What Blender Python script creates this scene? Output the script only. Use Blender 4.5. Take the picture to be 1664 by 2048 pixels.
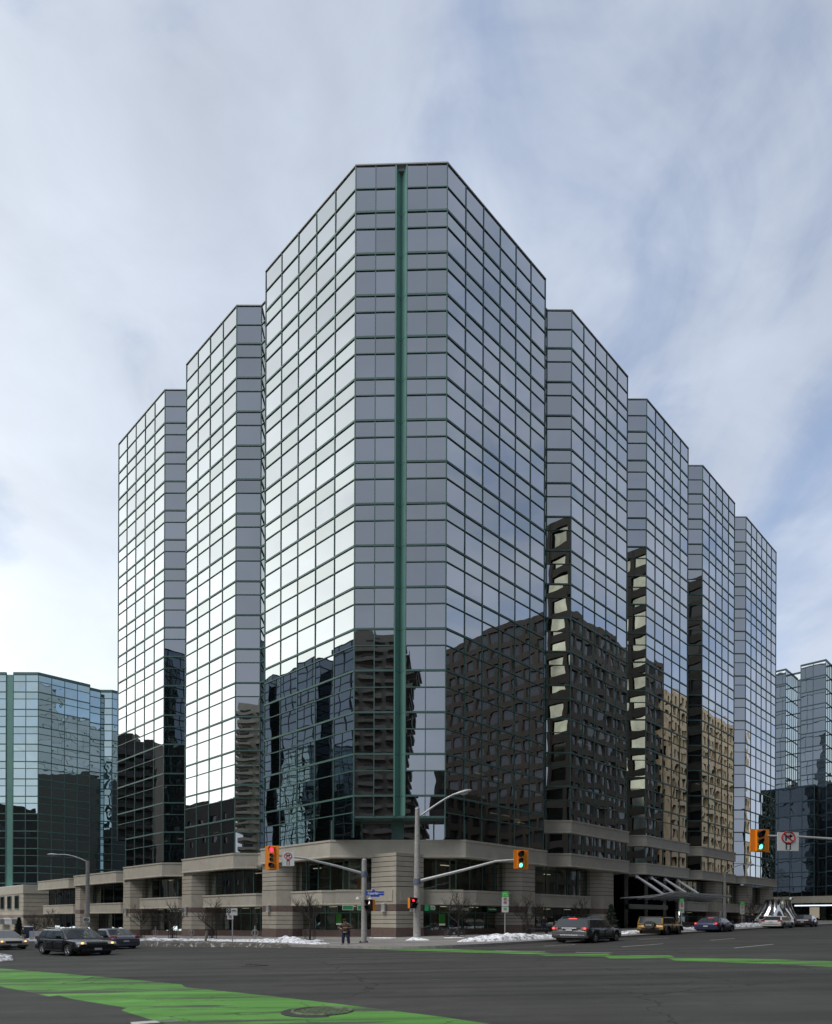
import bpy, bmesh, math, random
from math import sin, cos, pi, radians, sqrt, atan2
from mathutils import Vector, Matrix, noise as mnoise
for o in list(bpy.data.objects): bpy.data.objects.remove(o)
sc = bpy.context.scene
COL = sc.collection

# ---------------------------------------------------------------- camera
FPX, HORY, ROLL, AL, EYE = 1363.6, 1840.0, 0.2, 0.02, 1.63
cam = bpy.data.cameras.new('camera'); camo = bpy.data.objects.new('camera', cam); COL.objects.link(camo)
cam.sensor_fit = 'HORIZONTAL'; cam.sensor_width = 36.0; cam.lens = 36.0*FPX/1664.0
cam.shift_y = (HORY-1024)/1664.0
cam.clip_start = 0.1; cam.clip_end = 3000
camo.location = (0, 0, EYE)
camo.rotation_euler = (Matrix.Rotation(radians(90), 4, 'X') @ Matrix.Rotation(radians(ROLL), 4, 'Z')).to_euler()
sc.camera = camo

# ---------------------------------------------------------------- sky
SUN_AZ, SUN_EL = radians(120), radians(57)      # azimuth measured from +Y towards -X
sd = Vector((-sin(SUN_AZ)*cos(SUN_EL), cos(SUN_AZ)*cos(SUN_EL), sin(SUN_EL)))
w = bpy.data.worlds.new('World'); sc.world = w; w.use_nodes = True
nt = w.node_tree; nt.nodes.clear(); N = nt.nodes.new; L = nt.links.new
out = N('ShaderNodeOutputWorld'); bg = N('ShaderNodeBackground'); L(bg.outputs[0], out.inputs[0])
bg.inputs[1].default_value = 0.1
sky = N('ShaderNodeTexSky'); sky.sky_type = 'NISHITA'; sky.sun_disc = False
sky.sun_elevation = SUN_EL; sky.sun_rotation = -SUN_AZ; sky.air_density = 1.0; sky.dust_density = 1.5
tc = N('ShaderNodeTexCoord'); sep = N('ShaderNodeSeparateXYZ'); L(tc.outputs['Generated'], sep.inputs[0])
def M(op, a, b=None, c=None, clamp=False):
    n = N('ShaderNodeMath'); n.operation = op; n.use_clamp = clamp
    for i, v in enumerate((a, b, c)):
        if v is None: continue
        if isinstance(v, (int, float)): n.inputs[i].default_value = v
        else: L(v, n.inputs[i])
    return n.outputs[0]
zc = M('MAXIMUM', sep.outputs[2], 0.0)
dn = M('ADD', zc, 0.75)
cx = M('DIVIDE', sep.outputs[0], dn); cy = M('DIVIDE', sep.outputs[1], dn)
cmb = N('ShaderNodeCombineXYZ'); L(cx, cmb.inputs[0]); L(cy, cmb.inputs[1])
mp = N('ShaderNodeMapping'); 
skv = N('ShaderNodeCombineXYZ'); L(M('MULTIPLY_ADD', sep.outputs[0], 1.0, M('MULTIPLY', cx, .45)), skv.inputs[0]); L(M('MULTIPLY_ADD', sep.outputs[1], 1.0, M('MULTIPLY', cy, .45)), skv.inputs[1]); L(M('MULTIPLY', zc, 2.0), skv.inputs[2])
L(skv.outputs[0], mp.inputs[0])
mp.inputs['Location'].default_value = (7.67, -5.76, 5.11); mp.inputs['Rotation'].default_value = (0, 0, radians(25)); mp.inputs['Scale'].default_value = (1.0, 1.0, 1.0)
n1 = N('ShaderNodeTexNoise'); n1.inputs['Scale'].default_value = 1.7; n1.inputs['Detail'].default_value = 7; n1.inputs['Roughness'].default_value = .52; n1.inputs['Distortion'].default_value = .9
L(mp.outputs[0], n1.inputs[0])
n2 = N('ShaderNodeTexNoise'); n2.inputs['Scale'].default_value = 4.2; n2.inputs['Detail'].default_value = 6; n2.inputs['Roughness'].default_value = .55; n2.inputs['Distortion'].default_value = .4
L(mp.outputs[0], n2.inputs[0])
cov = M('SUBTRACT', M('ADD', M('MULTIPLY', n1.outputs[0], .75), M('MULTIPLY', n2.outputs[0], .25)), M('MULTIPLY', sep.outputs[0], .10))
mr = N('ShaderNodeMapRange'); mr.interpolation_type = 'SMOOTHSTEP'
L(cov, mr.inputs[0]); mr.inputs[1].default_value = .32; mr.inputs[2].default_value = .48; mr.inputs[3].default_value = .36; mr.inputs[4].default_value = 1.0
# cloud brightness: brighter low and towards the sun side of the sky
gd = Vector((-0.955, 0.17, 0.24)).normalized()
dot = N('ShaderNodeVectorMath'); dot.operation = 'DOT_PRODUCT'; L(tc.outputs['Generated'], dot.inputs[0]); dot.inputs[1].default_value = gd
g = M('MAXIMUM', dot.outputs['Value'], 0.0)
glow = M('ADD', M('MULTIPLY', M('POWER', g, 4.0), 7.0), M('MULTIPLY', M('POWER', g, 16.0), 3.5))
low = M('POWER', M('SUBTRACT', 1.0, zc), 3.0)
fwd = M('MAXIMUM', M('MULTIPLY', sep.outputs[0], -1.0), -0.6)
base = M('MULTIPLY', M('ADD', 4.75, M('MULTIPLY', low, 3.0)), M('ADD', .93, M('MULTIPLY_ADD', sep.outputs[1], .10, M('MULTIPLY', sep.outputs[0], -.05))))
tex = M('ADD', .72, M('MULTIPLY', n2.outputs[0], .5))
br = M('MULTIPLY', base, tex)
cc = N('ShaderNodeCombineColor')
gw = M('MULTIPLY', M('ADD', glow, M('MULTIPLY', low, M('MULTIPLY', M('MAXIMUM', M('MULTIPLY', sep.outputs[0], -1.0), 0.0), 7.0))), M('ADD', .8, M('MULTIPLY', n2.outputs[0], .35)))
L(M('MULTIPLY_ADD', br, .84, gw), cc.inputs[0]); L(M('MULTIPLY_ADD', br, .945, gw), cc.inputs[1]); L(M('MULTIPLY_ADD', br, 1.14, M('MULTIPLY', gw, .85)), cc.inputs[2])
# Nishita sky for the gaps
sm = N('ShaderNodeVectorMath'); sm.operation = 'SCALE'; L(sky.outputs[0], sm.inputs[0]); sm.inputs['Scale'].default_value = 1.5
mix = N('ShaderNodeMix'); mix.data_type = 'RGBA'
L(mr.outputs[0], mix.inputs['Factor']); L(sm.outputs[0], mix.inputs[6]); L(cc.outputs[0], mix.inputs[7])
L(mix.outputs[2], bg.inputs[0])

sun = bpy.data.lights.new('sun', 'SUN'); sun.energy = 1.6; sun.angle = radians(34); sun.color = (1, .95, .88)
suno = bpy.data.objects.new('sun', sun); COL.objects.link(suno)
suno.rotation_euler = sd.to_track_quat('Z', 'Y').to_euler(); suno.location = (-60, -20, 80)

sc.view_settings.view_transform = 'Standard'; sc.view_settings.look = 'None'
sc.view_settings.exposure = 0.45; sc.view_settings.gamma = 1; sc.view_settings.use_curve_mapping = False
sc.cycles.max_bounces = 7; sc.cycles.glossy_bounces = 5; sc.cycles.diffuse_bounces = 3
sc.cycles.transparent_max_bounces = 10; sc.cycles.caustics_reflective = False; sc.cycles.caustics_refractive = False
sc.cycles.sample_clamp_indirect = 8
sc.cycles.use_denoising = True

# ---------------------------------------------------------------- coordinates
_c, _s = cos(radians(ROLL)), sin(radians(ROLL))
def gz(x): return AL*x
def G(px, py, h=0.0):
    """photo pixel of a point on the ground (h above it) -> world x, y"""
    a, b = px-832, py-HORY
    u, v = _c*a+_s*b, -_s*a+_c*b
    Y = (EYE-h)*FPX/(v+AL*u)
    return (u*Y/FPX, Y)
def AT(px, Y):
    return ((px-832)/FPX*Y, Y)
TR, TL = .7784, .799
R0 = Vector((2.52, 60.0)); L0 = Vector((-5.53, 60.245))
dR = Vector((sin(TR), cos(TR))); dL = Vector((-sin(TL), cos(TL)))
nR = Vector((cos(TR), -sin(TR))); nL = Vector((-cos(TL), -sin(TL)))
def RP(s, n=0.0): return R0+dR*s+nR*n
def LP(s, n=0.0): return L0+dL*s+nL*n
def isect(p, d, q, e):
    t = ((q.x-p.x)*e.y-(q.y-p.y)*e.x)/(d.x*e.y-d.y*e.x)
    return p+d*t

# ---------------------------------------------------------------- materials
MATS = {}
def mat(name, col, rough=.7, metal=0.0, spec=.5, noise=None, bump=None, emis=None, coat=0.0, alpha=None):
    """noise=(scale, amount) varies value; bump=(scale, strength)"""
    if name in MATS: return MATS[name]
    m = bpy.data.materials.new(name); m.use_nodes = True; MATS[name] = m
    t = m.node_tree; b = t.nodes['Principled BSDF']
    b.inputs['Base Color'].default_value = (*col, 1); b.inputs['Roughness'].default_value = rough
    b.inputs['Metallic'].default_value = metal; b.inputs['Specular IOR Level'].default_value = spec
    b.inputs['Coat Weight'].default_value = coat
    if emis:
        b.inputs['Emission Color'].default_value = (*emis[0], 1); b.inputs['Emission Strength'].default_value = emis[1]
    if noise or bump:
        c = t.nodes.new('ShaderNodeTexCoord')
    if noise:
        n = t.nodes.new('ShaderNodeTexNoise'); n.inputs['Scale'].default_value = noise[0]; n.inputs['Detail'].default_value = 6; n.inputs['Roughness'].default_value = .62
        t.links.new(c.outputs['Object'], n.inputs[0])
        r = t.nodes.new('ShaderNodeMapRange'); t.links.new(n.outputs[0], r.inputs[0])
        r.inputs[1].default_value = .3; r.inputs[2].default_value = .7; r.inputs[3].default_value = 1-noise[1]; r.inputs[4].default_value = 1+noise[1]
        h = t.nodes.new('ShaderNodeVectorMath'); h.operation = 'SCALE'; h.inputs[0].default_value = col; t.links.new(r.outputs[0], h.inputs['Scale'])
        t.links.new(h.outputs[0], b.inputs['Base Color'])
    if bump:
        n = t.nodes.new('ShaderNodeTexNoise'); n.inputs['Scale'].default_value = bump[0]; n.inputs['Detail'].default_value = 5
        t.links.new(c.outputs['Object'], n.inputs[0])
        q = t.nodes.new('ShaderNodeBump'); q.inputs['Strength'].default_value = bump[1]; q.inputs['Distance'].default_value = .05
        t.links.new(n.outputs[0], q.inputs['Height']); t.links.new(q.outputs[0], b.inputs['Normal'])
    return m

def glassmat(name, tint, trans, amp=.004, scale=.42, f0=.5, body=(.01, .012, .012), tfac=.5):
    """coated curtain-wall glass: wavy mirror over a dark, slightly see-through body"""
    m = bpy.data.materials.new(name); m.use_nodes = True; t = m.node_tree; t.nodes.clear()
    n = t.nodes.new; l = t.links.new
    o = n('ShaderNodeOutputMaterial'); gl = n('ShaderNodeBsdfGlossy'); gl.inputs['Roughness'].default_value = 0.0
    gl.inputs['Color'].default_value = (*tint, 1)
    tr = n('ShaderNodeBsdfTransparent'); tr.inputs['Color'].default_value = (*trans, 1)
    df = n('ShaderNodeBsdfDiffuse'); df.inputs['Color'].default_value = (*body, 1)
    ins = n('ShaderNodeMixShader'); ins.inputs[0].default_value = tfac; l(df.outputs[0], ins.inputs[1]); l(tr.outputs[0], ins.inputs[2])
    lw = n('ShaderNodeLayerWeight'); lw.inputs['Blend'].default_value = .5
    geo = n('ShaderNodeNewGeometry')
    pw = n('ShaderNodeMath'); pw.operation = 'POWER'; l(lw.outputs['Facing'], pw.inputs[0]); pw.inputs[1].default_value = 1.6
    ma = n('ShaderNodeMath'); ma.operation = 'MULTIPLY_ADD'; l(pw.outputs[0], ma.inputs[0]); ma.inputs[1].default_value = 1-f0; ma.inputs[2].default_value = f0; ma.use_clamp = True
    mx = n('ShaderNodeMixShader'); l(ma.outputs[0], mx.inputs[0]); l(ins.outputs[0], mx.inputs[1]); l(gl.outputs[0], mx.inputs[2]); l(mx.outputs[0], o.inputs[0])
    # pane by pane waviness
    at = n('ShaderNodeAttribute'); at.attribute_name = 'pane'; at.attribute_type = 'GEOMETRY'
    cb = n('ShaderNodeVectorMath'); cb.operation = 'ADD'
    hs = n('ShaderNodeSeparateXYZ'); l(at.outputs['Vector'], hs.inputs[0])
    sp_ = n('ShaderNodeMath'); sp_.operation = 'GREATER_THAN'; l(hs.outputs[2], sp_.inputs[0]); sp_.inputs[1].default_value = 30
    mxc = n('ShaderNodeMix'); mxc.data_type = 'RGBA'; l(sp_.outputs[0], mxc.inputs['Factor']); mxc.inputs[6].default_value = (*tint, 1); mxc.inputs[7].default_value = (tint[0]*.97, tint[1]*.98, tint[2]*.95, 1)
    vv = n('ShaderNodeMapRange'); l(hs.outputs[0], vv.inputs[0]); vv.inputs[1].default_value = 0; vv.inputs[2].default_value = 20; vv.inputs[3].default_value = .90; vv.inputs[4].default_value = 1.04
    vs_ = n('ShaderNodeVectorMath'); vs_.operation = 'SCALE'; l(mxc.outputs[2], vs_.inputs[0]); l(vv.outputs[0], vs_.inputs['Scale']); l(vs_.outputs[0], gl.inputs['Color'])
    sc1 = n('ShaderNodeVectorMath'); sc1.operation = 'SCALE'; l(at.outputs['Vector'], sc1.inputs[0]); sc1.inputs['Scale'].default_value = 3.0
    l(geo.outputs['Position'], cb.inputs[0]); l(sc1.outputs[0], cb.inputs[1])
    no = n('ShaderNodeTexNoise'); no.inputs['Scale'].default_value = scale; no.inputs['Detail'].default_value = 1.2; no.inputs['Roughness'].default_value = .45
    l(cb.outputs[0], no.inputs[0])
    bp = n('ShaderNodeBump'); bp.inputs['Strength'].default_value = 1.0; bp.inputs['Distance'].default_value = amp/scale
    l(no.outputs[0], bp.inputs['Height']); l(bp.outputs[0], gl.inputs['Normal'])
    MATS[name] = m
    return m

m_glass = glassmat('tower_glass', (.74, .765, .80), (.30, .32, .32), amp=.0036, scale=.33, f0=.46)
m_glassG = glassmat('green_tower_glass', (.62, .76, .78), (.1, .12, .12), amp=.014, scale=.34, f0=.62, tfac=.15)
m_glassP = glassmat('podium_glass', (.60, .66, .66), (.62, .68, .62), amp=.005, scale=.5, f0=.20, tfac=.9)
m_glassA = glassmat('annex_glass', (.5, .55, .55), (.2, .22, .22), amp=.004, f0=.10, tfac=.6)
m_glassK = glassmat('black_glass', (.5, .55, .6), (.05, .05, .05), amp=.004, f0=.12, tfac=.1)
m_frame = mat('green_frame', (.060, .132, .115), .45, .0, .5, noise=(.6, .1))
m_gutter = mat('green_gutter', (.12, .26, .22), .4, .0, .5, noise=(.4, .08))
m_cap = mat('parapet_metal', (.30, .31, .29), .5, .3)
m_conc = mat('precast_concrete', (.46, .43, .365), .85, noise=(.9, .10), bump=(14, .15))
m_conc2 = mat('pier_concrete', (.42, .385, .32), .85, noise=(1.3, .10), bump=(14, .15))
m_joint = mat('joint_dark', (.07, .065, .06), .9)
m_gran = mat('red_granite', (.16, .112, .098), .45, noise=(6, .25))
m_dark = mat('interior_dark', (.035, .033, .03), .9)
m_slab = mat('slab_edge', (.09, .085, .075), .9)
m_roof = mat('roof_gravel', (.2, .2, .2), .95)
m_snow = mat('snow', (.86, .88, .92), .8, noise=(3.0, .12), bump=(5, .5))
m_galv = mat('galvanised', (.42, .43, .43), .5, .35, noise=(3, .12))
m_polec = mat('spun_concrete_pole', (.36, .35, .33), .75, noise=(5, .22), bump=(25, .2))
m_black = mat('black_plastic', (.015, .015, .015), .45)
m_tyre = mat('rubber', (.02, .02, .021), .85)
m_rim = mat('alloy', (.35, .36, .37), .35, .8)
m_orange = mat('signal_orange', (.85, .26, .01), .5, noise=(8, .06))
m_white = mat('white_sheet', (.75, .76, .76), .5)
m_signw = mat('sign_white', (.62, .63, .62), .55)
m_signb = mat('sign_black', (.01, .01, .012), .5)
m_signr = mat('sign_red', (.45, .02, .03), .5)
m_signg = mat('sign_green', (.05, .50, .07), .5)
m_blue = mat('sign_blue', (.015, .06, .42), .5)
m_tdg = mat('bank_green', (.02, .22, .09), .5)
m_warm = mat('ceiling_light_lens', (.9, .8, .6), .5, emis=((1, .82, .5), .55))
m_bark = mat('bark', (.05, .043, .038), .95, noise=(12, .3))

# ---------------------------------------------------------------- mesh builder
class MB:
    def __init__(s): s.v = []; s.f = []; s.m = []; s.sm = []
    def add(s, vs, fs, mi=0, smooth=False):
        o = len(s.v); s.v += [tuple(p) for p in vs]
        for f in fs: s.f.append([i+o for i in f]); s.m.append(mi); s.sm.append(smooth)
    def quad(s, a, b, c, d, mi=0): s.add([a, b, c, d], [(0, 1, 2, 3)], mi)
    def box(s, lo, hi, mi=0, M=None, c=0):
        x0, y0, z0 = lo; x1, y1, z1 = hi
        v = [Vector(p) for p in ((x0,y0,z0),(x1,y0,z0),(x1,y1,z0),(x0,y1,z0),(x0,y0,z1),(x1,y0,z1),(x1,y1,z1),(x0,y1,z1))]
        if M: v = [M @ p for p in v]
        s.add(v, [(0,3,2,1),(4,5,6,7),(0,1,5,4),(1,2,6,5),(2,3,7,6),(3,0,4,7)], mi)
    def prism(s, poly, z0, z1, mi=0, top=None, slope=False):
        """poly list of 2D; z0/z1 numbers or functions of (x,y)"""
        f0 = z0 if callable(z0) else (lambda x, y: z0); f1 = z1 if callable(z1) else (lambda x, y: z1)
        n = len(poly)
        a = sum(poly[i][0]*poly[(i+1) % n][1]-poly[(i+1) % n][0]*poly[i][1] for i in range(n))
        if a < 0: poly = list(poly)[::-1]
        v = [(p[0], p[1], f0(p[0], p[1])) for p in poly]+[(p[0], p[1], f1(p[0], p[1])) for p in poly]
        s.add(v, [tuple(range(n))[::-1]], mi); s.add(v, [tuple(range(n, 2*n))], mi if top is None else top)
        s.add(v, [(i, (i+1) % n, n+(i+1) % n, n+i) for i in range(n)], mi)
    def wallbox(s, a, b, z0, z1, t0, t1, nrm, mi=0, ext=0.0):
        """box along 2D segment a-b from offset t0 to t1 along 2D normal"""
        a = Vector(a); b = Vector(b); d = (b-a).normalized(); a = a-d*ext; b = b+d*ext
        p = [a+nrm*t0, b+nrm*t0, b+nrm*t1, a+nrm*t1]
        s.prism([(q.x, q.y) for q in p], z0, z1, mi)
    def tube(s, pts, rad, n=8, mi=0, caps=True, smooth=True):
        pts = [Vector(p) for p in pts]; k = len(pts)
        rad = rad if isinstance(rad, (list, tuple)) else [rad]*k
        vs = []; up = None
        for i, p in enumerate(pts):
            d = (pts[min(i+1, k-1)]-pts[max(i-1, 0)]).normalized()
            if up is None: up = Vector((0, 0, 1)) if abs(d.z) < .9 else Vector((1, 0, 0))
            u = d.cross(up).normalized(); v_ = u.cross(d).normalized(); up = v_
            for j in range(n):
                a = 2*pi*j/n; vs.append(p+(u*cos(a)+v_*sin(a))*rad[i])
        fs = [(i*n+j, i*n+(j+1) % n, (i+1)*n+(j+1) % n, (i+1)*n+j) for i in range(k-1) for j in range(n)]
        fs = [f[::-1] for f in fs]
        s.add(vs, fs, mi, smooth)
        if caps:
            s.add([vs[j] for j in range(n)], [tuple(range(n))], mi); s.add([vs[(k-1)*n+j] for j in range(n)], [tuple(range(n))[::-1]], mi)
    def disc(s, c, r, ax, n=20, mi=0, r2=None, h=0.0):
        c = Vector(c); ax = Vector(ax).normalized(); up = Vector((0, 0, 1)) if abs(ax.z) < .9 else Vector((1, 0, 0))
        u = ax.cross(up).normalized(); v_ = u.cross(ax)
        r2 = r if r2 is None else r2
        if h:
            s.tube([c, c+ax*h], [r, r2], n, mi)
        else:
            s.add([c+(u*cos(2*pi*j/n)+v_*sin(2*pi*j/n))*r for j in range(n)], [tuple(range(n))[::-1]], mi)
    def ring(s, c, r, t, ax, n=24, m=6, mi=0, sc_=(1, 1)):
        c = Vector(c); ax = Vector(ax).normalized(); up = Vector((0, 0, 1)) if abs(ax.z) < .9 else Vector((1, 0, 0))
        u = ax.cross(up).normalized(); v_ = u.cross(ax); vs = []
        for i in range(n):
            a = 2*pi*i/n; d = u*cos(a)*sc_[0]+v_*sin(a)*sc_[1]
            for j in range(m):
                b = 2*pi*j/m; vs.append(c+d*(r+t*cos(b))+ax*t*sin(b))
        s.add(vs, [(i*m+j, ((i+1) % n)*m+j, ((i+1) % n)*m+(j+1) % m, i*m+(j+1) % m) for i in range(n) for j in range(m)], mi, True)
    def build(s, name, mats, parent=None, attr=None, recalc=False):
        me = bpy.data.meshes.new(name); off = Vector((0, 0, 0))
        if parent is not None and parent.get('_w'):      # vertices given in world space
            p = parent
            while p: off += Vector(p.location); p = p.parent
        me.from_pydata([tuple(Vector(v)-off) for v in s.v], [], s.f)
        if not isinstance(mats, (list, tuple)): mats = [mats]
        for m in mats: me.materials.append(m)
        me.polygons.foreach_set('material_index', s.m); me.polygons.foreach_set('use_smooth', s.sm)
        if attr is not None:
            at = me.attributes.new('pane', 'FLOAT_VECTOR', 'FACE'); at.data.foreach_set('vector', [x for a in attr for x in a])
        if recalc:
            b = bmesh.new(); b.from_mesh(me); bmesh.ops.recalc_face_normals(b, faces=b.faces); b.to_mesh(me); b.free()
        me.update()
        o = bpy.data.objects.new(name, me); COL.objects.link(o)
        if parent is not None:
            o.parent = parent
            if parent.get('_w'): o['_w'] = 1
        return o

def tag(o, label=None, cat=None, group=None, kind=None):
    if label: o['label'] = label
    if cat: o['category'] = cat
    if group: o['group'] = group
    if kind: o['kind'] = kind
    return o
def thing(name, label, cat, loc=(0, 0, 0), rz=0.0, group=None, world=False):
    o = bpy.data.objects.new(name, None); COL.objects.link(o); o.location = loc; o.rotation_euler = (0, 0, rz)
    o.empty_display_size = .3
    if world: o['_w'] = 1
    return tag(o, label, cat, group)
def dup(root, loc, rz=0, label=None, scale=None):
    r = root.copy(); COL.objects.link(r); r.location = loc; r.rotation_euler = (0, 0, rz)
    if label: r['label'] = label
    if scale: r.scale = scale
    def rec(src, dst):
        for ch in list(src.children):
            c = ch.copy(); COL.objects.link(c); c.parent = dst; rec(ch, c)
    rec(root, r); return r
def text(name, s, size, mt, parent, M, depth=.004, align='CENTER', bold=0.0):
    c = bpy.data.curves.new(name, 'FONT'); c.body = s; c.size = size; c.align_x = align; c.align_y = 'CENTER'; c.extrude = depth; c.offset = bold
    t = bpy.data.objects.new('tmp', c); COL.objects.link(t)
    dg = bpy.context.evaluated_depsgraph_get(); dg.update()
    me = bpy.data.meshes.new_from_object(t.evaluated_get(dg)); bpy.data.objects.remove(t); bpy.data.curves.remove(c)
    me.name = name; me.materials.clear(); me.materials.append(mt); me.transform(M)
    o = bpy.data.objects.new(name, me); COL.objects.link(o); o.parent = parent
    return o
def V3(p, z): return Vector((p[0], p[1], z))
# ================================================================ office tower
PR, PL = 2.536, 2.82
ZR = 68.2
THICK = [64.1-3.68*k for k in range(15)]             # floor lines, last 12.58
THIN = [z-1.48 for z in THICK[:-1]]+[66.15]
def zrows(zb):
    z = sorted([q for q in THICK+THIN+[11.1] if q > zb+.3]); return [zb]+z+[ZR]
tower = thing('office_tower', 'tall faceted mirror glass tower with green frames on a concrete podium at the corner', 'building', (R0.x, R0.y, 0), world=True)
_PANES = []
rnd = random.Random(7)
def curtain(a, b, nrm, zs, ncol, frame, thin=.038, thick=.085, cols=None, panes=_PANES, dep=.07, mi=0, top_open=False):
    """glass panes + mullions on the vertical plane through 2D a-b"""
    a = Vector(a); b = Vector(b); d = (b-a); ln = d.length; d.normalize()
    xs = cols if cols else [ln*i/ncol for i in range(ncol+1)]
    for i in range(len(xs)-1):
        for j in range(len(zs)-1):
            r = [rnd.uniform(-.006, .006) for _ in range(4)]
            q = []
            for k, (x, z) in enumerate(((xs[i], zs[j]), (xs[i+1], zs[j]), (xs[i+1], zs[j+1]), (xs[i], zs[j+1]))):
                # nearly planar tilt of each pane
                off = r[0]*(1 if k in (0, 1) else -1)+r[1]*(1 if k in (0, 3) else -1)
                p = a+d*x+nrm*off; q.append((p.x, p.y, z))
            panes.append((q, nrm))
    for x in xs:
        e = thin*.9
        p = a+d*x
        frame.wallbox(p-d*e, p+d*e, zs[0], zs[-1], -.06, dep, nrm, mi)
    for z in zs[1:-1]:
        tk = thick if any(abs(z-t) < .05 for t in THICK) else thin
        frame.wallbox(a, b, z-tk, z+tk, -.05, dep+.012, nrm, mi)
def pane_objs(panes, m, parent, nbig, name='window_pane'):
    """largest panes as parts of their own, the rest as one"""
    def area(q):
        pts = [((p[0]/p[1]), ((p[2]-EYE)/p[1])) for p in q[0]]
        mx = sum(p[0] for p in pts)/4; my = sum(p[1] for p in pts)/4
        if abs(mx) > .62 or my > 1.36: return 0
        s = sum(pts[i][0]*pts[(i+1) % 4][1]-pts[(i+1) % 4][0]*pts[i][1] for i in range(4))
        c = Vector(q[0][0])
        if (c.x*q[1].x+c.y*q[1].y) > 0: return 0
        return abs(s)
    ps = sorted(panes, key=area, reverse=True)
    def fc(P, nrm):
        v = [Vector(x) for x in P]; n = (v[1]-v[0]).cross(v[3]-v[0])
        return P if n.x*nrm.x+n.y*nrm.y > 0 else P[::-1]
    for q, nrm in ps[:nbig]:
        b = MB(); b.add(fc(q, nrm), [(0, 1, 2, 3)]); b.build(name, m, parent, attr=[(rnd.random()*20, rnd.random()*20, rnd.random()*20+(40 if abs(q[2][2]-q[0][2]) < 1.6 else 0))])
    b = MB(); at = []
    for q, nrm in ps[nbig:]:
        b.add(fc(q, nrm), [(0, 1, 2, 3)]); at.append((rnd.random()*20, rnd.random()*20, rnd.random()*20+(40 if abs(q[2][2]-q[0][2]) < 1.6 else 0)))
    if at:
        o = b.build(name, m, parent, attr=at); o['kind'] = 'stuff'

def coping(poly, z, nrms, parent):
    b = MB()
    for (a, c), n in zip(poly, nrms): b.wallbox(a, c, z-.02, z+.09, -.25, .10, n, 0, ext=.03)
    b.build('parapet', m_cap, parent)

NF = Vector((0.03, -1)).normalized()
W2 = 2.68                                   # chamfer width
def notchR(a, g=2*PR):
    """inner outline of a notch on the right street side from s=a to s=a+g"""
    B = RP(a+g); q = B+Vector((-W2, 0)); d = -(q-R0).dot(nR); s2 = (q-R0).dot(dR)
    return [RP(a), RP(a, -d), RP(s2, -d), B]
def notchL(a, g=2*PL):
    B = LP(a+g); q = B+Vector((W2, 0)); d = -(q-L0).dot(nL); s2 = (q-L0).dot(dL)
    return [LP(a), LP(a, -d), LP(s2, -d), B]
baysR = [(0, 6), (8, 13), (15, 20), (22, 27), (29, 35)]
baysL = [(0, 5), (7, 11), (13, 18)]
zb_main = 8.9
COPY = []
outlineR = []; outlineL = []
for i, (m0, m1) in enumerate(baysR):
    A, B = RP(m0*PR), RP(m1*PR)
    zb = 12.58 if i in (1, 2, 3) else zb_main
    fr = MB()
    curtain(A, B, nR, zrows(zb), m1-m0, fr)
    COPY.append(((A, B), nR)); outlineR += [A, B]
    if i < 4:
        nt_ = notchR(m1*PR); outlineR += nt_[1:3]
        zb2 = 12.58 if i < 3 else zb_main
        curtain(nt_[0], nt_[1], dR, zrows(zb2), 1, fr)
        curtain(nt_[1], nt_[2], nR, zrows(zb2), 1, fr)
        curtain(nt_[2], nt_[3], Vector((0, -1)), zrows(zb2), 1, fr)
        for k in range(3): COPY.append(((nt_[k], nt_[k+1]), (dR, nR, Vector((0, -1)))[k]))
    fr.build('window_frame', m_frame, tower)
for i, (m0, m1) in enumerate(baysL):
    A, B = LP(m0*PL), LP(m1*PL)
    fr = MB()
    if i == 2:                                # last column stops one storey higher
        C_ = LP((m1-1)*PL)
        curtain(A, C_, nL, zrows(zb_main), m1-m0-1, fr); curtain(C_, B, nL, [12.58]+zrows(12.58)[1:], 1, fr)
    else: curtain(A, B, nL, zrows(zb_main), m1-m0, fr)
    COPY.append(((A, B), nL)); outlineL += [A, B]
    if i < 2:
        nt_ = notchL(m1*PL); outlineL += nt_[1:3]
        curtain(nt_[0], nt_[1], dL, zrows(zb_main), 1, fr)
        curtain(nt_[1], nt_[2], nL, zrows(zb_main), 1, fr)
        curtain(nt_[2], nt_[3], Vector((0, -1)), zrows(zb_main), 1, fr)
        for k in range(3): COPY.append(((nt_[k], nt_[k+1]), (dL, nL, Vector((0, -1)))[k]))
    fr.build('window_frame', m_frame, tower)
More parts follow.
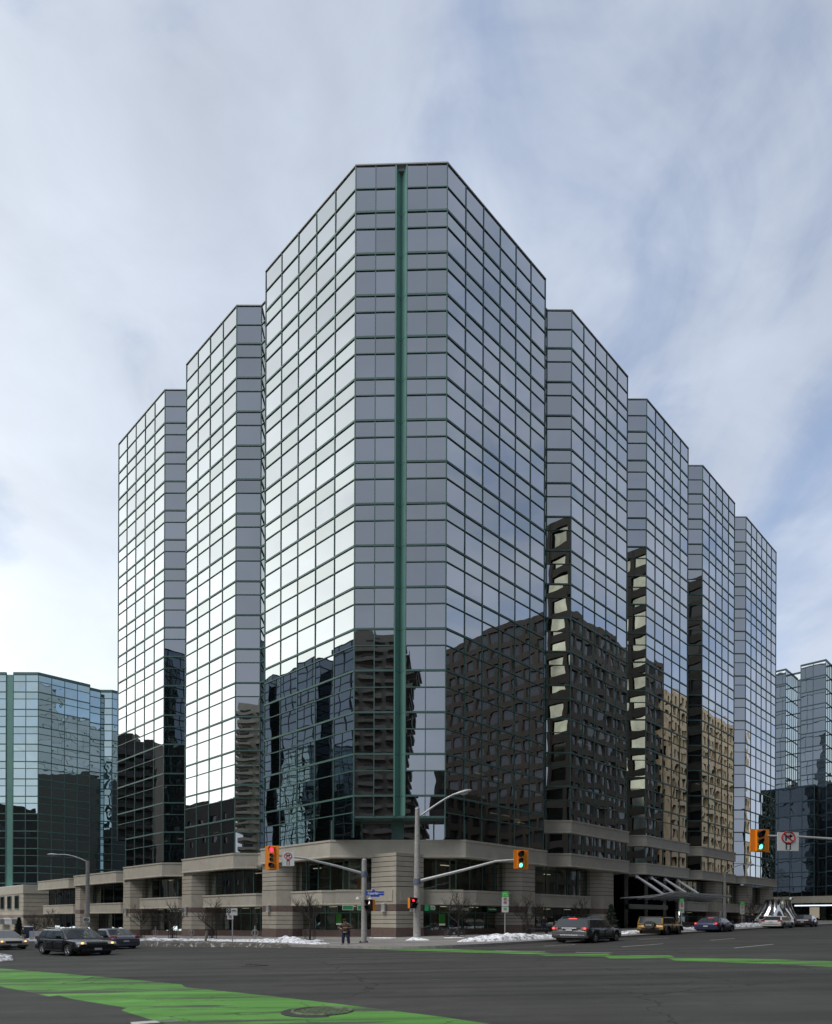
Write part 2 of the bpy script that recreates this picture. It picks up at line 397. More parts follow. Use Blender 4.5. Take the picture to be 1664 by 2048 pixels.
# corner chamfer with V gutter
D = (R0-L0); fw = D.length; fd = D.normalized()
zf = [10.8]+[z for z in zrows(10.8)[1:] if z > 11.3]
gl, gr_ = 3.52, fw-3.52
fr = MB()
curtain(L0, L0+fd*gl, NF, zf, 2, fr, thin=.045); curtain(L0+fd*gr_, R0, NF, zf, 2, fr, thin=.045)
fr.build('window_frame', m_frame, tower)
COPY.append(((L0, R0), NF))
def gutter(p, q, nrm, z0, z1):
    b = MB(); mid = (Vector(p)+Vector(q))/2-nrm*.55
    b.wallbox(p, Vector(p)+(mid-Vector(p))*.0+fd*.09, z0, z1, -.1, .09, nrm)
    b.wallbox(Vector(q)-fd*.09, q, z0, z1, -.1, .09, nrm)
    a1 = Vector(p)+fd*.09; a2 = Vector(q)-fd*.09
    b.add([V3(a1, z0), V3(mid, z0), V3(mid, z1), V3(a1, z1)], [(0, 1, 2, 3)]); b.add([V3(mid, z0), V3(a2, z0), V3(a2, z1), V3(mid, z1)], [(0, 1, 2, 3)])
    for z in THICK:
        if z0 < z < z1:
            b.add([V3(a1+nrm*.012, z-.03), V3(mid+nrm*.012, z-.03), V3(mid+nrm*.012, z+.03), V3(a1+nrm*.012, z+.03)], [(0, 1, 2, 3)], 1)
            b.add([V3(mid+nrm*.012, z-.03), V3(a2+nrm*.012, z-.03), V3(a2+nrm*.012, z+.03), V3(mid+nrm*.012, z+.03)], [(0, 1, 2, 3)], 1)
    b.build('rain_gutter', [m_gutter, m_frame], tower)
gutter(L0+fd*gl, L0+fd*gr_, NF, 10.8, ZR-.1)
# storey under the corner overhang: deeper chamfer
LL, RR = LP(3.1), RP(2.65)
d2 = (RR-LL).normalized(); n2_ = Vector((d2.y, -d2.x)); w2_ = (RR-LL).length
fr = MB(); c1, c2 = w2_*.46, w2_*.54
curtain(LL, LL+d2*c1, n2_, [8.9, 10.72], 2, fr, thin=.07); curtain(LL+d2*c2, RR, n2_, [8.9, 10.72], 2, fr, thin=.07)
fr.wallbox(LL+d2*c1, LL+d2*c2, 8.9, 10.72, -.1, .03, n2_)
fr.build('window_frame', m_frame, tower)
b = MB(); b.prism([L0, R0, RP(2.65, -.02), LP(3.1, -.02)], 10.62, 10.8); b.build('soffit', m_frame, tower)
# lower 3 m of first side panels start further along: mask corner (soffit edges)
pane_objs([p for p in _PANES], m_glass, tower, 96)
coping([c[0] for c in COPY], ZR, [c[1] for c in COPY], tower)

# roof, hidden rear walls, core and floors
Q = isect(RP(0, -30), dR, LP(0, -30), dL)
foot = list(reversed(outlineL))+outlineR+[RP(88.76, -30), Q, LP(50.76, -30)]
b = MB(); b.prism([(p.x, p.y+.16) for p in foot], ZR-.35, ZR-.1); b.build('roof', m_roof, tower)
for a, c, n in ((RP(88.76, -.1), RP(88.76, -30), dR), (RP(88.76, -30), Q, -nR), (Q, LP(50.76, -30), -nL), (LP(50.76, -30), LP(50.76, -5), dL), (LP(50.76, -5), LP(50.76, -.1), dL), (LP(47.94, -5), LP(47.94, -.1), dL)):
    fr = MB(); pp = []
    up = abs((a-L0).dot(dL)-50.76) < .1 and abs((a-L0).dot(nL)+5) < .1; lo_ = abs((a-L0).dot(dL)-47.94) < .1
    curtain(a, c, n, ([12.6, 13]+THICK[::-1][1:]+[ZR]) if up else ([8.9, 12.5] if lo_ else [8.9]+THICK[::-1]+[ZR]), max(4, int((c-a).length/5)), fr, panes=pp); fr.build('window_frame', m_frame, tower); pane_objs(pp, m_glass, tower, 0, 'window_pane')
corepoly = [LP(8, -5), RP(8, -5), RP(86, -5), RP(86, -27), isect(RP(0, -27), dR, LP(0, -27), dL), LP(48, -27), LP(48, -5)]
b = MB(); b.prism([(p.x, p.y) for p in corepoly], -1, ZR-.4); b.build('core_wall', m_dark, tower)
fp = [LP(5.2, -.5), RP(5.2, -.5), RP(14.6, -.5), RP(15, -2.2), RP(88.4, -2.2), RP(88.4, -4.9), RP(8.3, -4.9), LP(8.3, -4.9), LP(50.4, -4.9), LP(50.4, -2.2), LP(14, -2.2), LP(13.6, -.5)]
for z in [8.75]+THICK[::-1]:
    b = MB(); b.prism([(p.x, p.y) for p in fp], z-.32, z-.06); b.build('floor_slab', m_slab, tower)
rl = random.Random(3)
for k in range(60):
    fl = rl.choice([8.75, 12.58, 12.58, 16.26, 16.26, 19.94, 23.6])
    if fl == 8.75: fl = 12.58
    side = rl.random()
    if side < .68: s_ = rl.uniform(6, 80); p = RP(s_, -3.6 if s_ > 15 else rl.uniform(-3.8, -1.4)); ax = dR
    else: s_ = rl.uniform(6, 46); p = LP(s_, -3.4 if s_ > 13 else rl.uniform(-3.6, -1.4)); ax = dL
    b = MB(); b.wallbox(p-ax*.6, p+ax*.6, fl-.38, fl-.325, -.07, .07, Vector((-ax.y, ax.x))); b.build('ceiling_light', m_warm, tower)

# ---------------------------------------------------------------- podium
def band(path, z0, z1, mt, name='concrete_band', out=.25, parent=None, cap=True):
    """precast band along an open 2D path, outer side to the right of travel (a->b), mitred"""
    pts = [Vector(p) for p in path]; n = len(pts)
    def offs(o):
        r = []
        for i, p in enumerate(pts):
            ds = []
            if i > 0: ds.append((pts[i]-pts[i-1]).normalized())
            if i < n-1: ds.append((pts[i+1]-pts[i]).normalized())
            ns = [Vector((d.y, -d.x)) for d in ds]
            if len(ns) == 1: r.append(p+ns[0]*o)
            else:
                m = (ns[0]+ns[1]).normalized(); r.append(p+m*(o/max(.3, m.dot(ns[0]))))
        return r
    b = MB(); inner = offs(-.35)
    prof = [(out-.12, z0), (out+.05, z0+.05), (out+.05, z0+.16), (out, z0+.2), (out, z1-.22), (out+.06, z1-.17), (out+.06, z1), (-.35, z1)]
    rings = [offs(o) for o, z in prof]; zz = [z for o, z in prof]
    inner0 = offs(-.35)
    rings.append(inner0); zz.append(z0)
    k = len(rings)
    vs = [V3(rings[j][i], zz[j]) for i in range(n) for j in range(k)]
    b.add(vs, [(i*k+j, (i+1)*k+j, (i+1)*k+(j+1) % k, i*k+(j+1) % k) for i in range(n-1) for j in range(k)])
    b.add(vs, [tuple(range(k))]); b.add(vs, [tuple(range((n-1)*k, n*k))[::-1]])
    return b.build(name, mt, parent or tower, recalc=True)
Z1, Z2 = 7.25, 8.9
# corner band wraps left bay 1, the chamfer and right bay 1 (travel left -> right: outward is to the right hand... )
band([LP(14.1, -1.6), LP(14.1), LP(3.1), RP(2.65), RP(15.2), RP(15.2, -1.6)], Z1, Z2, m_conc)
for i, (m0, m1) in enumerate(baysR[1:], 1):
    n_ = notchR(baysR[i-1][1]*PR); dz = .16*i
    pth = [n_[2]-dR*1.2, n_[2], n_[3], RP(m1*PR), RP(m1*PR, -1.6)]
    band(pth, Z1+.1+dz*.6, 8.9+dz*.3, m_conc)
    if i < 4: band(pth, 11.1, 12.55, m_conc); 
for i, (m0, m1) in enumerate(baysL[1:], 1):
    n_ = notchL(baysL[i-1][1]*PL)
    pth = [n_[2]-dL*1.2, n_[2], n_[3], LP(m1*PL-(PL if i == 2 else 0)), LP(m1*PL-(PL if i == 2 else 0), -1.6)][::-1]
    band(pth, Z1-.15*i, 8.9-.08*i, m_conc)
# ribbon windows between the two bands on the right side
for i in (1, 2, 3):
    n_ = notchR(baysR[i-1][1]*PR); m0, m1 = baysR[i]
    fr = MB(); pp = []
    curtain(n_[2], n_[3], Vector((0, -1)), [8.95, 11.1], 1, fr, panes=pp); curtain(n_[3], RP(m1*PR), nR, [8.95, 11.1], 5, fr, panes=pp, thin=.06)
    fr.build('window_frame', m_frame, tower); pane_objs(pp, m_glass, tower, 0)
# soffit above the pavement
sof = [LP(50.5, -.2), LP(3.1, -.2), RP(2.65, -.2), RP(88.5, -.2), RP(88.5, -6), RP(8, -6), LP(8, -6), LP(50.5, -6)]
fpt = [(p.x, p.y) for p in [LP(50.5, -2.2), LP(14, -2.2), LP(14, -.3), LP(3.1, -.3), RP(2.65, -.3), RP(15, -.3), RP(15, -2.2), RP(88.5, -2.2), RP(88.5, -6), RP(8, -6), LP(8, -6), LP(50.5, -6)]]
b = MB(); b.prism(fpt, Z1+.25, Z1+.4); b.build('soffit', m_conc2, tower)

def glaze(a, c, zs, n, ncol, parent=None, m=None, thin=.05):
    fr = MB(); pp = []
    curtain(a, c, n, zs, ncol, fr, panes=pp, thin=thin, thick=thin); fr.build('window_frame', m_frame, parent or tower); pane_objs(pp, m or m_glassP, parent or tower, 0)
GF = lambda p: gz(p.x)
def pier(poly, zt=Z1, parent=None, panel=True):
    """rusticated stone pier; poly 2D"""
    P = parent or tower
    cx_ = sum(p.x for p in poly)/len(poly); z0 = gz(cx_)
    g0 = z0+.95
    b = MB()
    pc = [p for p in poly]; cen = Vector((cx_, sum(p.y for p in poly)/len(poly)))
    grow = lambda f: [(cen+(p-cen)*(1+f/((p-cen).length))) for p in poly]
    b.prism([(p.x, p.y) for p in grow(-.02)], g0, zt+.3, 1)
    # courses: proud blocks with gaps between as joints
    def courses(za, zb_, n):
        h = (zb_-za)/n
        for k in range(n): b.prism([(p.x, p.y) for p in grow(.07)], za+h*k+.024, za+h*(k+1)-.024)
    courses(g0, 2.45, 4 if 2.45-g0 > 1.2 else 2); courses(4.6, zt+.02, 6)
    b.prism([(p.x, p.y) for p in grow(.085)], 3.02, 4.56)
    b.prism([(p.x, p.y) for p in grow(.07)], zt+.05, zt+.32)
    o = b.build('stone_pier', [m_conc2, m_joint], P)
    b = MB(); b.prism([(p.x, p.y) for p in grow(.10)], z0-.6, g0); b.prism([(p.x, p.y) for p in grow(.08)], 2.48, 3.0); b.build('granite_course', m_gran, P)
def sconce(p, n, z, parent=None):
    d = Vector((-n.y, n.x)); b = MB()
    b.wallbox(p-d*.22, p+d*.22, z-.3, z+.3, .08, .3, n); b.wallbox(p-d*.24, p+d*.24, z+.3, z+.36, .08, .33, n, 1); b.wallbox(p-d*.24, p+d*.24, z-.36, z-.3, .08, .33, n, 1)
    b.build('wall_light', [m_galv, m_signw], parent or tower)
# centre pier
cp = [Vector((-4.0, 62.0)), Vector((-1.75, 59.95)), Vector((.6, 61.8)), Vector((.6, 64)), Vector((-4, 64))]
pier(cp)
for a_, c_ in ((cp[0], cp[1]), (cp[1], cp[2])):
    dd = (c_-a_).normalized(); nn = Vector((dd.y, -dd.x)); sconce(a_+(c_-a_)*.55, nn, 2.74)
    b = MB(); b.wallbox(a_+dd*.35, c_-dd*.35, 3.3, 4.3, .08, .13, nn); b.build('recessed_panel', m_conc2, tower)
# right piers / bays
def bayR(s0, s1, ends=True):
    """storefront + window box between piers, s0..s1"""
    A, B = RP(s0, -1.3), RP(s1, -1.3)
    gA = gz(A.x)
    glaze(RP(s0, -1.5), RP(s1, -1.5), [4.4, Z1+.2], nR, max(2, round((s1-s0)/2.1)), thin=.06)
    q = [RP(s0, -2.6), RP(s0, -2.2), RP(s0+1.7, -.55), RP(s1-.9, -.55), RP(s1-.9, -2.4)]
    band(q, 3.0, 4.42, m_conc, out=.12)
    glaze(RP(s0, -2.4), RP(s1, -2.4), [gA+.75, 2.35, 3.1], nR, max(2, round((s1-s0)/1.9)), thin=.06)
    b = MB(); b.wallbox(RP(s0, -2.4), RP(s1, -2.4), gA-.5, gA+.75, -.2, .15, nR); b.build('granite_course', m_gran, tower)
    b = MB(); b.wallbox(RP(s0, -2.4), RP(s1, -2.4), gA-.5, Z1, -2.3, -2.2, nR); b.build('interior_wall', mat('shop_wall', (.26, .24, .19), .9), tower)
def bayL(s0, s1):
    gA = gz(LP(s1).x)
    glaze(LP(s1, -1.5), LP(s0, -1.5), [4.4, Z1+.2], nL, max(2, round((s1-s0)/2.1)), thin=.06)
    q = [LP(s0, -2.6), LP(s0, -2.2), LP(s0+1.9, -.55), LP(s1-.9, -.55), LP(s1-.9, -2.4)][::-1]
    band(q, 2.95, 4.4, m_conc, out=.12)
    glaze(LP(s1, -2.4), LP(s0, -2.4), [gA+.9, 2.3, 3.1], nL, max(2, round((s1-s0)/1.9)), thin=.06)
    b = MB(); b.wallbox(LP(s1, -2.4), LP(s0, -2.4), gA-.5, gA+.9, -.2, .15, nL); b.build('granite_course', m_gran, tower)
    b = MB(); b.wallbox(LP(s1, -2.4), LP(s0, -2.4), gA-.5, Z1, -2.3, -2.2, nL); b.build('interior_wall', MATS.get('shop_wall') or mat('shop_wall', (.26, .24, .19), .9), tower)
def pierR(s0, s1):
    p = [RP(s0-1.1, -1.1), RP(s0), RP(s1), RP(s1, -3.2), RP(s0-1.1, -3.2)]; pier(p); sconce(RP((s0+s1)/2), nR, 2.74)
def pierL(s0, s1):
    p = [LP(s1), LP(s0), LP(s0-1.1, -1.1), LP(s0-1.1, -3.2), LP(s1, -3.2)]; pier(p); sconce(LP((s0+s1)/2), nL, 2.74)
for s0, s1 in ((11.4, 13.6), (27.5, 29.8), (61.5, 63.7), (75.0, 77.0), (85.5, 87.5)): pierR(s0, s1)
for s0, s1 in ((11.8, 14.3), (29.3, 31.6), (46.4, 48.6)): pierL(s0, s1)
bayR(3.2, 10.9); bayR(13.8, 26.3); bayR(50.5, 60.4); bayR(64, 73.9); bayR(77.2, 84.4)
bayL(3.2, 10.7); bayL(14.4, 28.2); bayL(31.7, 45.3)
# wide corner windows either side of the centre pier
for a_, c_ in ((LP(3.2, -2.4), Vector((-3.9, 64.0))), (Vector((.5, 63.8)), RP(3.2, -2.4))):
    dd = (c_-a_).normalized(); nn = Vector((dd.y, -dd.x))
    glaze(a_, c_, [.75, 2.35, 3.1], nn, 3, thin=.06); glaze(a_+nn*.8, c_+nn*.8, [4.4, Z1+.2], nn, 2, thin=.06)
    b = MB(); b.wallbox(a_, c_, -.6, .75, -.2, .15, nn); b.build('granite_course', m_gran, tower)
    b = MB(); b.wallbox(a_, c_, -.6, Z1, -2.3, -2.2, nn); b.build('interior_wall', MATS['shop_wall'], tower)
band([LP(3.2, -.6), Vector((-3.6, 62.9))], 2.95, 4.4, m_conc, out=.12)
band([Vector((.4, 62.7)), RP(3.2, -.6)], 3.0, 4.42, m_conc, out=.12)
for k in range(34):  # light strips added inside the shops to brighten the dark storefronts
    if k < 18: s_ = 4+k*1.35*3.2; 
    else: s_ = 4.5+(k-18)*2.7
    if k < 18 and 30 < s_ < 51: continue
    if k < 18: p = RP(s_, -3.6); ax = dR
    else: p = LP(s_, -3.6); ax = dL
    if s_ > (83 if k < 18 else 45): continue
    for zz in (2.95,) if k % 4 else (2.95, 6.9):
        b = MB(); b.wallbox(p-ax*.6, p+ax*.6, zz-.05, zz, -.09, .09, Vector((-ax.y, ax.x))); b.build('ceiling_light', mat('added_shop_light', (.9, .85, .7), .5, emis=((1, .86, .62), .6)), tower)
# bank lettering and posters in the storefront windows
def face_M(p, n, z):
    x = Vector((-n.y, n.x, 0)); y = Vector((0, 0, 1)); nn = Vector((n.x, n.y, 0))
    Mx = Matrix((x, y, nn)).transposed().to_4x4(); Mx.translation = Vector((p.x, p.y, z)); return Mx
TW = Matrix.Translation(-Vector(tower.location))
def sgn(s, size, mt, p, n, z, bold=0.0): text('shop_lettering', s, size, mt, tower, TW @ face_M(p, n, z), bold=bold)
m_let = mat('shop_letter_white', (.55, .55, .5), .5, emis=((1, 1, .9), .08))
def board(p, n, z, w_, h_, mt, name='shop_sign', o0=.1, o1=.16, par=None):
    d = Vector((-n.y, n.x)); b = MB(); b.wallbox(p-d*w_/2, p+d*w_/2, z-h_/2, z+h_/2, o0, o1, n); return b.build(name, mt, par or tower)
pR = RP(1.7, -1.9)
aR = Vector((1.0, 63.3)); 
board(RP(.1, -2.1), nR, 2.72, .95, .55, m_tdg, o0=0, o1=.5); sgn('TD', .5, m_let, RP(.1, -1.55), nR, 2.72, .01)
sgn('Canada Trust', .52, m_let, RP(4.1, -1.9), nR, 2.72)
board(RP(9.2, -2.1), nR, 2.72, 1.5, .5, m_tdg); sgn('Green Machine', .2, m_let, RP(9.2, -1.9), nR, 2.72)
sgn('Canada Trust', .45, m_let, LP(37.5, -1.9), nL, 2.68)
fcN = Vector((0, -1))
for px_ in (686, 716):
    p = Vector(((px_+10-832)/FPX*62.6, 62.6)); board(p, fcN, 2.75, 1.0, .46, m_let); board(p+fcN*.02, fcN, 2.75, .92, .38, m_tdg, o0=.145, o1=.165)
    sgn('TD', .3, m_let, p+Vector((-.27, -.17)), fcN, 2.75, .006); sgn('Green', .16, m_let, p+Vector((.17, -.17)), fcN, 2.83); sgn('Machine', .13, m_let, p+Vector((.17, -.17)), fcN, 2.68)
m_poster = mat('green_poster', (.03, .20, .02), .6)
for p, n in ((LP(4.6, -2.25), nL), (LP(16.8, -2.25), nL), (RP(2.0, -2.25), nR)):
    board(p, n, 1.75, .75, .9, m_poster, 'poster'); board(p, n, 1.22, .75, .16, m_let, 'poster')
# entrance: dark glass wall, fascia and canopy
gA = gz(RP(40).x)
glaze(RP(31, -4), RP(50.4, -4), [gA+.05, 2.9, Z1], nR, 8, m=m_glassK, thin=.06)
for s_ in (30.5, 36, 41.5, 47, 51):
    b = MB(); b.wallbox(RP(s_-.7, -2), RP(s_+.3, -2), gA-.4, Z1+.3, -1.6, .6, nR); b.build('entrance_column', mat('black_granite', (.012, .012, .014), .25), tower)
b = MB(); b.wallbox(RP(36, -1.2), RP(46.8, -1.2), 3.15, 3.75, 0, .25, nR); b.build('entrance_fascia', m_galv, tower)
m_can = mat('canopy_white_metal', (.5, .52, .54), .45, .2)
b = MB()
for k in range(9):
    s_ = 32.5+k*2.2
    pts = [V3(RP(s_, -.5+q*.85), 4.35+.55*(q/8)**2+.1*sin(q)) for q in range(9)]
    b.tube(pts, .07, 6)
b.tube([V3(RP(32.3, 6.2), 4.95), V3(RP(50.3, 6.2), 4.95)], .1, 8); b.tube([V3(RP(32.3, 2.6), 4.5), V3(RP(50.3, 2.6), 4.5)], .08, 8)
b.build('canopy_frame', m_can, tower)
b = MB()
for k in range(8):
    s_ = 32.6+k*2.2; 
    v = []
    for q in range(9): v += [V3(RP(s_, -.5+q*.85), 4.45+.55*(q/8)**2), V3(RP(s_+2.0, -.5+q*.85), 4.45+.55*(q/8)**2)]
    v += [x+Vector((0, 0, .05)) for x in v]
    b.add(v, [(2*q, 2*q+2, 2*q+3, 2*q+1) for q in range(8)]+[(18+2*q, 18+2*q+1, 18+2*q+3, 18+2*q+2) for q in range(8)]+[(2*q, 18+2*q, 20+2*q, 2*q+2) for q in range(8)]+[(2*q+1, 2*q+3, 21+2*q, 19+2*q) for q in range(8)]+[(16, 34, 35, 17), (0, 1, 19, 18)])
b.build('canopy_glass', mat('frosted_glass', (.45, .5, .52), .3), tower)
for s_ in (35.4, 39.4, 43.4, 47.4):
    b = MB(); a_ = V3(RP(s_, .2), 7.15); c_ = V3(RP(s_, 3.8), 4.75)
    b.tube([a_, a_.lerp(c_, .5), c_], [.13, .2, .13], 8); b.tube([a_+Vector((0, 0, .2)), a_-Vector((0, 0, .2))], .2, 8)
    b.build('canopy_strut', m_can, tower)

# ================================================================ low annex along the left street
annex = thing('annex_building', 'two storey stone annex with stepped concrete parapets left of the mirror tower', 'building', (LP(75).x, LP(75).y, gz(LP(75).x)), world=True)
def nchL(a, g, w_): B = LP(a+g); q = B+Vector((w_, 0)); return [q, B]
def annex_bay(s0, s1, z0, z1):
    q, B = nchL(s0-1.2, 3.4, 3.2)
    gA = gz(LP(s1).x)
    path = [LP(s1, -1.6), LP(s1), LP(s0+2.2), LP(s0+2.2)+Vector((2.6, 0)), LP(s0-1.5, -1.9)]
    band(path, z0, z1, m_conc, parent=annex)
    glaze(LP(s1, -1.5), LP(s0, -1.5), [3.9, z0+.2], nL, 5, annex, m_glassA)
    band([LP(s1-.5, -2.3), LP(s1-.5, -.55), LP(s0+2.2, -.55), LP(s0+.2, -2.3)], 2.4, 3.95, m_conc, out=.12, parent=annex)
    glaze(LP(s1, -2.4), LP(s0, -2.4), [gA+.8, 2.5], nL, 6, annex, m_glassA)
    b = MB(); b.wallbox(LP(s1, -2.4), LP(s0, -2.4), gA-.5, gA+.8, -.2, .1, nL); b.build('granite_course', m_gran, annex)
    b = MB(); b.prism([(p.x, p.y) for p in (LP(s1, -3.2), LP(s0-1, -3.2), LP(s0-1, -14), LP(s1, -14))], gA-.5, z1-.2); b.build('core_wall', m_dark, annex)
    b = MB(); b.prism([(p.x, p.y) for p in (LP(s1, -.1), LP(s0+2, -.1), LP(s0-1, -3), LP(s0-1, -14), LP(s1, -14))], z1-.5, z1-.3); b.build('roof', m_snow, annex)
annex_bay(48.5, 66.5, 6.7, 8.35); annex_bay(66.8, 83.5, 6.5, 8.1)
for s0 in (64.6,): pier([LP(s0+2), LP(s0), LP(s0-1, -1), LP(s0-1, -3), LP(s0+2, -3)], 6.7, annex)
# stone end block
gA = gz(LP(92).x)
zt = 7.75
blk = [LP(120), LP(92.5), LP(92.5)+Vector((5.0, 1.5)), LP(84, -10), LP(120, -12)]
b = MB(); b.prism([(p.x, p.y) for p in blk], gA-1, zt-1.5)
cen = Vector((sum(p.x for p in blk)/5, sum(p.y for p in blk)/5))
for k in range(9):
    b.prism([(cen+(p-cen)*(1+.09/(p-cen).length)).to_tuple() for p in blk], gA+.9+k*.78+(.5 if k > 2 else 0), gA+.9+k*.78+.70+(.5 if k > 2 else 0))
b.build('stone_wall', m_conc2, annex)
b = MB(); b.prism([(cen+(p-cen)*(1+.09/(p-cen).length)).to_tuple() for p in blk], gA+3.25, gA+3.75); b.prism([(cen+(p-cen)*(1+.1/(p-cen).length)).to_tuple() for p in blk], gA-1, gA+.85); b.build('granite_course', m_gran, annex)
b = MB(); b.prism([(cen+(p-cen)*(1+.22/(p-cen).length)).to_tuple() for p in blk], zt-1.5, zt); b.build('parapet', m_conc, annex)
b = MB(); b.prism([(cen+(p-cen)*(1+.24/(p-cen).length)).to_tuple() for p in blk], zt, zt+.08); b.build('snow_cap', m_snow, annex)
for s_ in (95, 99.6, 104.2, 108.8):
    for z0_, z1_ in ((3.4, 6.0),):
        b = MB(); b.wallbox(LP(s_+2.4), LP(s_), z0_, z1_, .06, .16, nL); o = b.build('window', m_frame, annex)
        c = MB(); c.wallbox(LP(s_+2.25), LP(s_+.15), z0_+.15, z1_-.15, .16, .18, nL); c.build('window_pane', m_glassA, o)
for s_ in (93.6, 101):
    b = MB(); b.prism([(p.x, p.y) for p in (LP(s_+4.5, .1), LP(s_, .1), LP(s_, 1.7), LP(s_+4.5, 1.7))], 1.5, 1.62, 1); b.wallbox(LP(s_+4.5), LP(s_), .55, 1.5, 1.5, 1.6, nL, 0); b.wallbox(LP(s_+.1), LP(s_), .55, 1.5, .1, 1.5, nL, 0)
    b.build('awning', [mat('awning_blue', (.35, .38, .42), .7), m_snow], annex)
# ================================================================ ground
def ground_mat(name, col, kind):
    m = bpy.data.materials.new(name); m.use_nodes = True; t = m.node_tree; b = t.nodes['Principled BSDF']; n = t.nodes.new; l = t.links.new
    c = n('ShaderNodeTexCoord')
    mp = n('ShaderNodeMapping'); l(c.outputs['Object'], mp.inputs[0]); mp.inputs['Rotation'].default_value = (0, 0, TR-pi/2)
    mp.inputs['Scale'].default_value = (.12, .5, 1)
    a = n('ShaderNodeTexNoise'); a.inputs['Scale'].default_value = 1.2; a.inputs['Detail'].default_value = 6; l(mp.outputs[0], a.inputs[0])
    f = n('ShaderNodeTexNoise'); f.inputs['Scale'].default_value = 38; f.inputs['Detail'].default_value = 3; l(c.outputs['Object'], f.inputs[0])
    g_ = n('ShaderNodeTexNoise'); g_.inputs['Scale'].default_value = .22; g_.inputs['Detail'].default_value = 4; l(c.outputs['Object'], g_.inputs[0])
    def mm(op, x, y, z=None):
        q = n('ShaderNodeMath'); q.operation = op
        for i, v in enumerate((x, y, z)):
            if v is None: continue
            if isinstance(v, (int, float)): q.inputs[i].default_value = v
            else: l(v, q.inputs[i])
        return q.outputs[0]
    v = mm('ADD', mm('MULTIPLY', a.outputs[0], .7), mm('ADD', mm('MULTIPLY', f.outputs[0], .55), mm('MULTIPLY', g_.outputs[0], .6)))
    v = mm('MULTIPLY', mm('ADD', v, .12), .95)
    # salt bloom and tyre tracks
    ms = n('ShaderNodeMapping'); l(c.outputs['Object'], ms.inputs[0]); ms.inputs['Rotation'].default_value = (0, 0, TR-pi/2); ms.inputs['Scale'].default_value = (.05, .9, 1)
    tk = n('ShaderNodeTexNoise'); tk.inputs['Scale'].default_value = 1.1; tk.inputs['Detail'].default_value = 5; tk.inputs['Roughness'].default_value = .6; l(ms.outputs[0], tk.inputs[0])
    ms2 = n('ShaderNodeMapping'); l(c.outputs['Object'], ms2.inputs[0]); ms2.inputs['Rotation'].default_value = (0, 0, TR); ms2.inputs['Scale'].default_value = (.05, .7, 1)
    tk2 = n('ShaderNodeTexNoise'); tk2.inputs['Scale'].default_value = 1.0; tk2.inputs['Detail'].default_value = 5; l(ms2.outputs[0], tk2.inputs[0])
    sl = n('ShaderNodeTexNoise'); sl.inputs['Scale'].default_value = .5; sl.inputs['Detail'].default_value = 9; sl.inputs['Roughness'].default_value = .72; l(c.outputs['Object'], sl.inputs[0])
    slr = n('ShaderNodeMapRange'); l(sl.outputs[0], slr.inputs[0]); slr.inputs[1].default_value = .5; slr.inputs[2].default_value = .72; slr.inputs[3].default_value = 0; slr.inputs[4].default_value = .45
    v = mm('MULTIPLY', v, mm('ADD', mm('MULTIPLY_ADD', tk.outputs[0], 1.8, mm('MULTIPLY', tk2.outputs[0], 1.3)), mm('ADD', slr.outputs[0], -.62)))
    # cracks
    vo = n('ShaderNodeTexVoronoi'); vo.feature = 'DISTANCE_TO_EDGE'; vo.inputs['Scale'].default_value = .16 if kind == 'road' else .3
    wn = n('ShaderNodeTexNoise'); wn.inputs['Scale'].default_value = .9; wn.inputs['Detail'].default_value = 5; l(c.outputs['Object'], wn.inputs[0])
    wv = n('ShaderNodeVectorMath'); wv.operation = 'MULTIPLY_ADD'; l(wn.outputs['Color'], wv.inputs[0]); wv.inputs[1].default_value = (1.6, 1.6, 0); l(c.outputs['Object'], wv.inputs[2]); l(wv.outputs[0], vo.inputs['Vector'])
    cr = n('ShaderNodeMapRange'); l(vo.outputs['Distance'], cr.inputs[0]); cr.inputs[1].default_value = 0; cr.inputs[2].default_value = .006 if kind != 'walk' else .004; cr.inputs[3].default_value = .35; cr.inputs[4].default_value = 1
    gate = n('ShaderNodeMapRange'); l(g_.outputs[0], gate.inputs[0]); gate.inputs[1].default_value = .42; gate.inputs[2].default_value = .5; gate.inputs[3].default_value = 1; gate.inputs[4].default_value = 0
    crk = mm('MAXIMUM', cr.outputs[0], gate.outputs[0])
    if kind == 'walk':
        br = n('ShaderNodeTexBrick'); br.offset = 0; br.inputs['Scale'].default_value = 1; br.inputs['Mortar Size'].default_value = .02; br.inputs['Brick Width'].default_value = 1.6; br.inputs['Row Height'].default_value = 1.6
        br.inputs['Color1'].default_value = (1, 1, 1, 1); br.inputs['Color2'].default_value = (.86, .86, .86, 1); br.inputs['Mortar'].default_value = (.55, .55, .55, 1)
        m2 = n('ShaderNodeMapping'); l(c.outputs['Object'], m2.inputs[0]); m2.inputs['Rotation'].default_value = (0, 0, TR-pi/2); l(m2.outputs[0], br.inputs[0])
    s = n('ShaderNodeVectorMath'); s.operation = 'SCALE'; s.inputs[0].default_value = col; l(mm('MULTIPLY', v, crk), s.inputs['Scale'])
    res = s.outputs[0]
    if kind == 'walk':
        x = n('ShaderNodeVectorMath'); x.operation = 'MULTIPLY'; l(res, x.inputs[0]); l(br.outputs['Color'], x.inputs[1]); res = x.outputs[0]
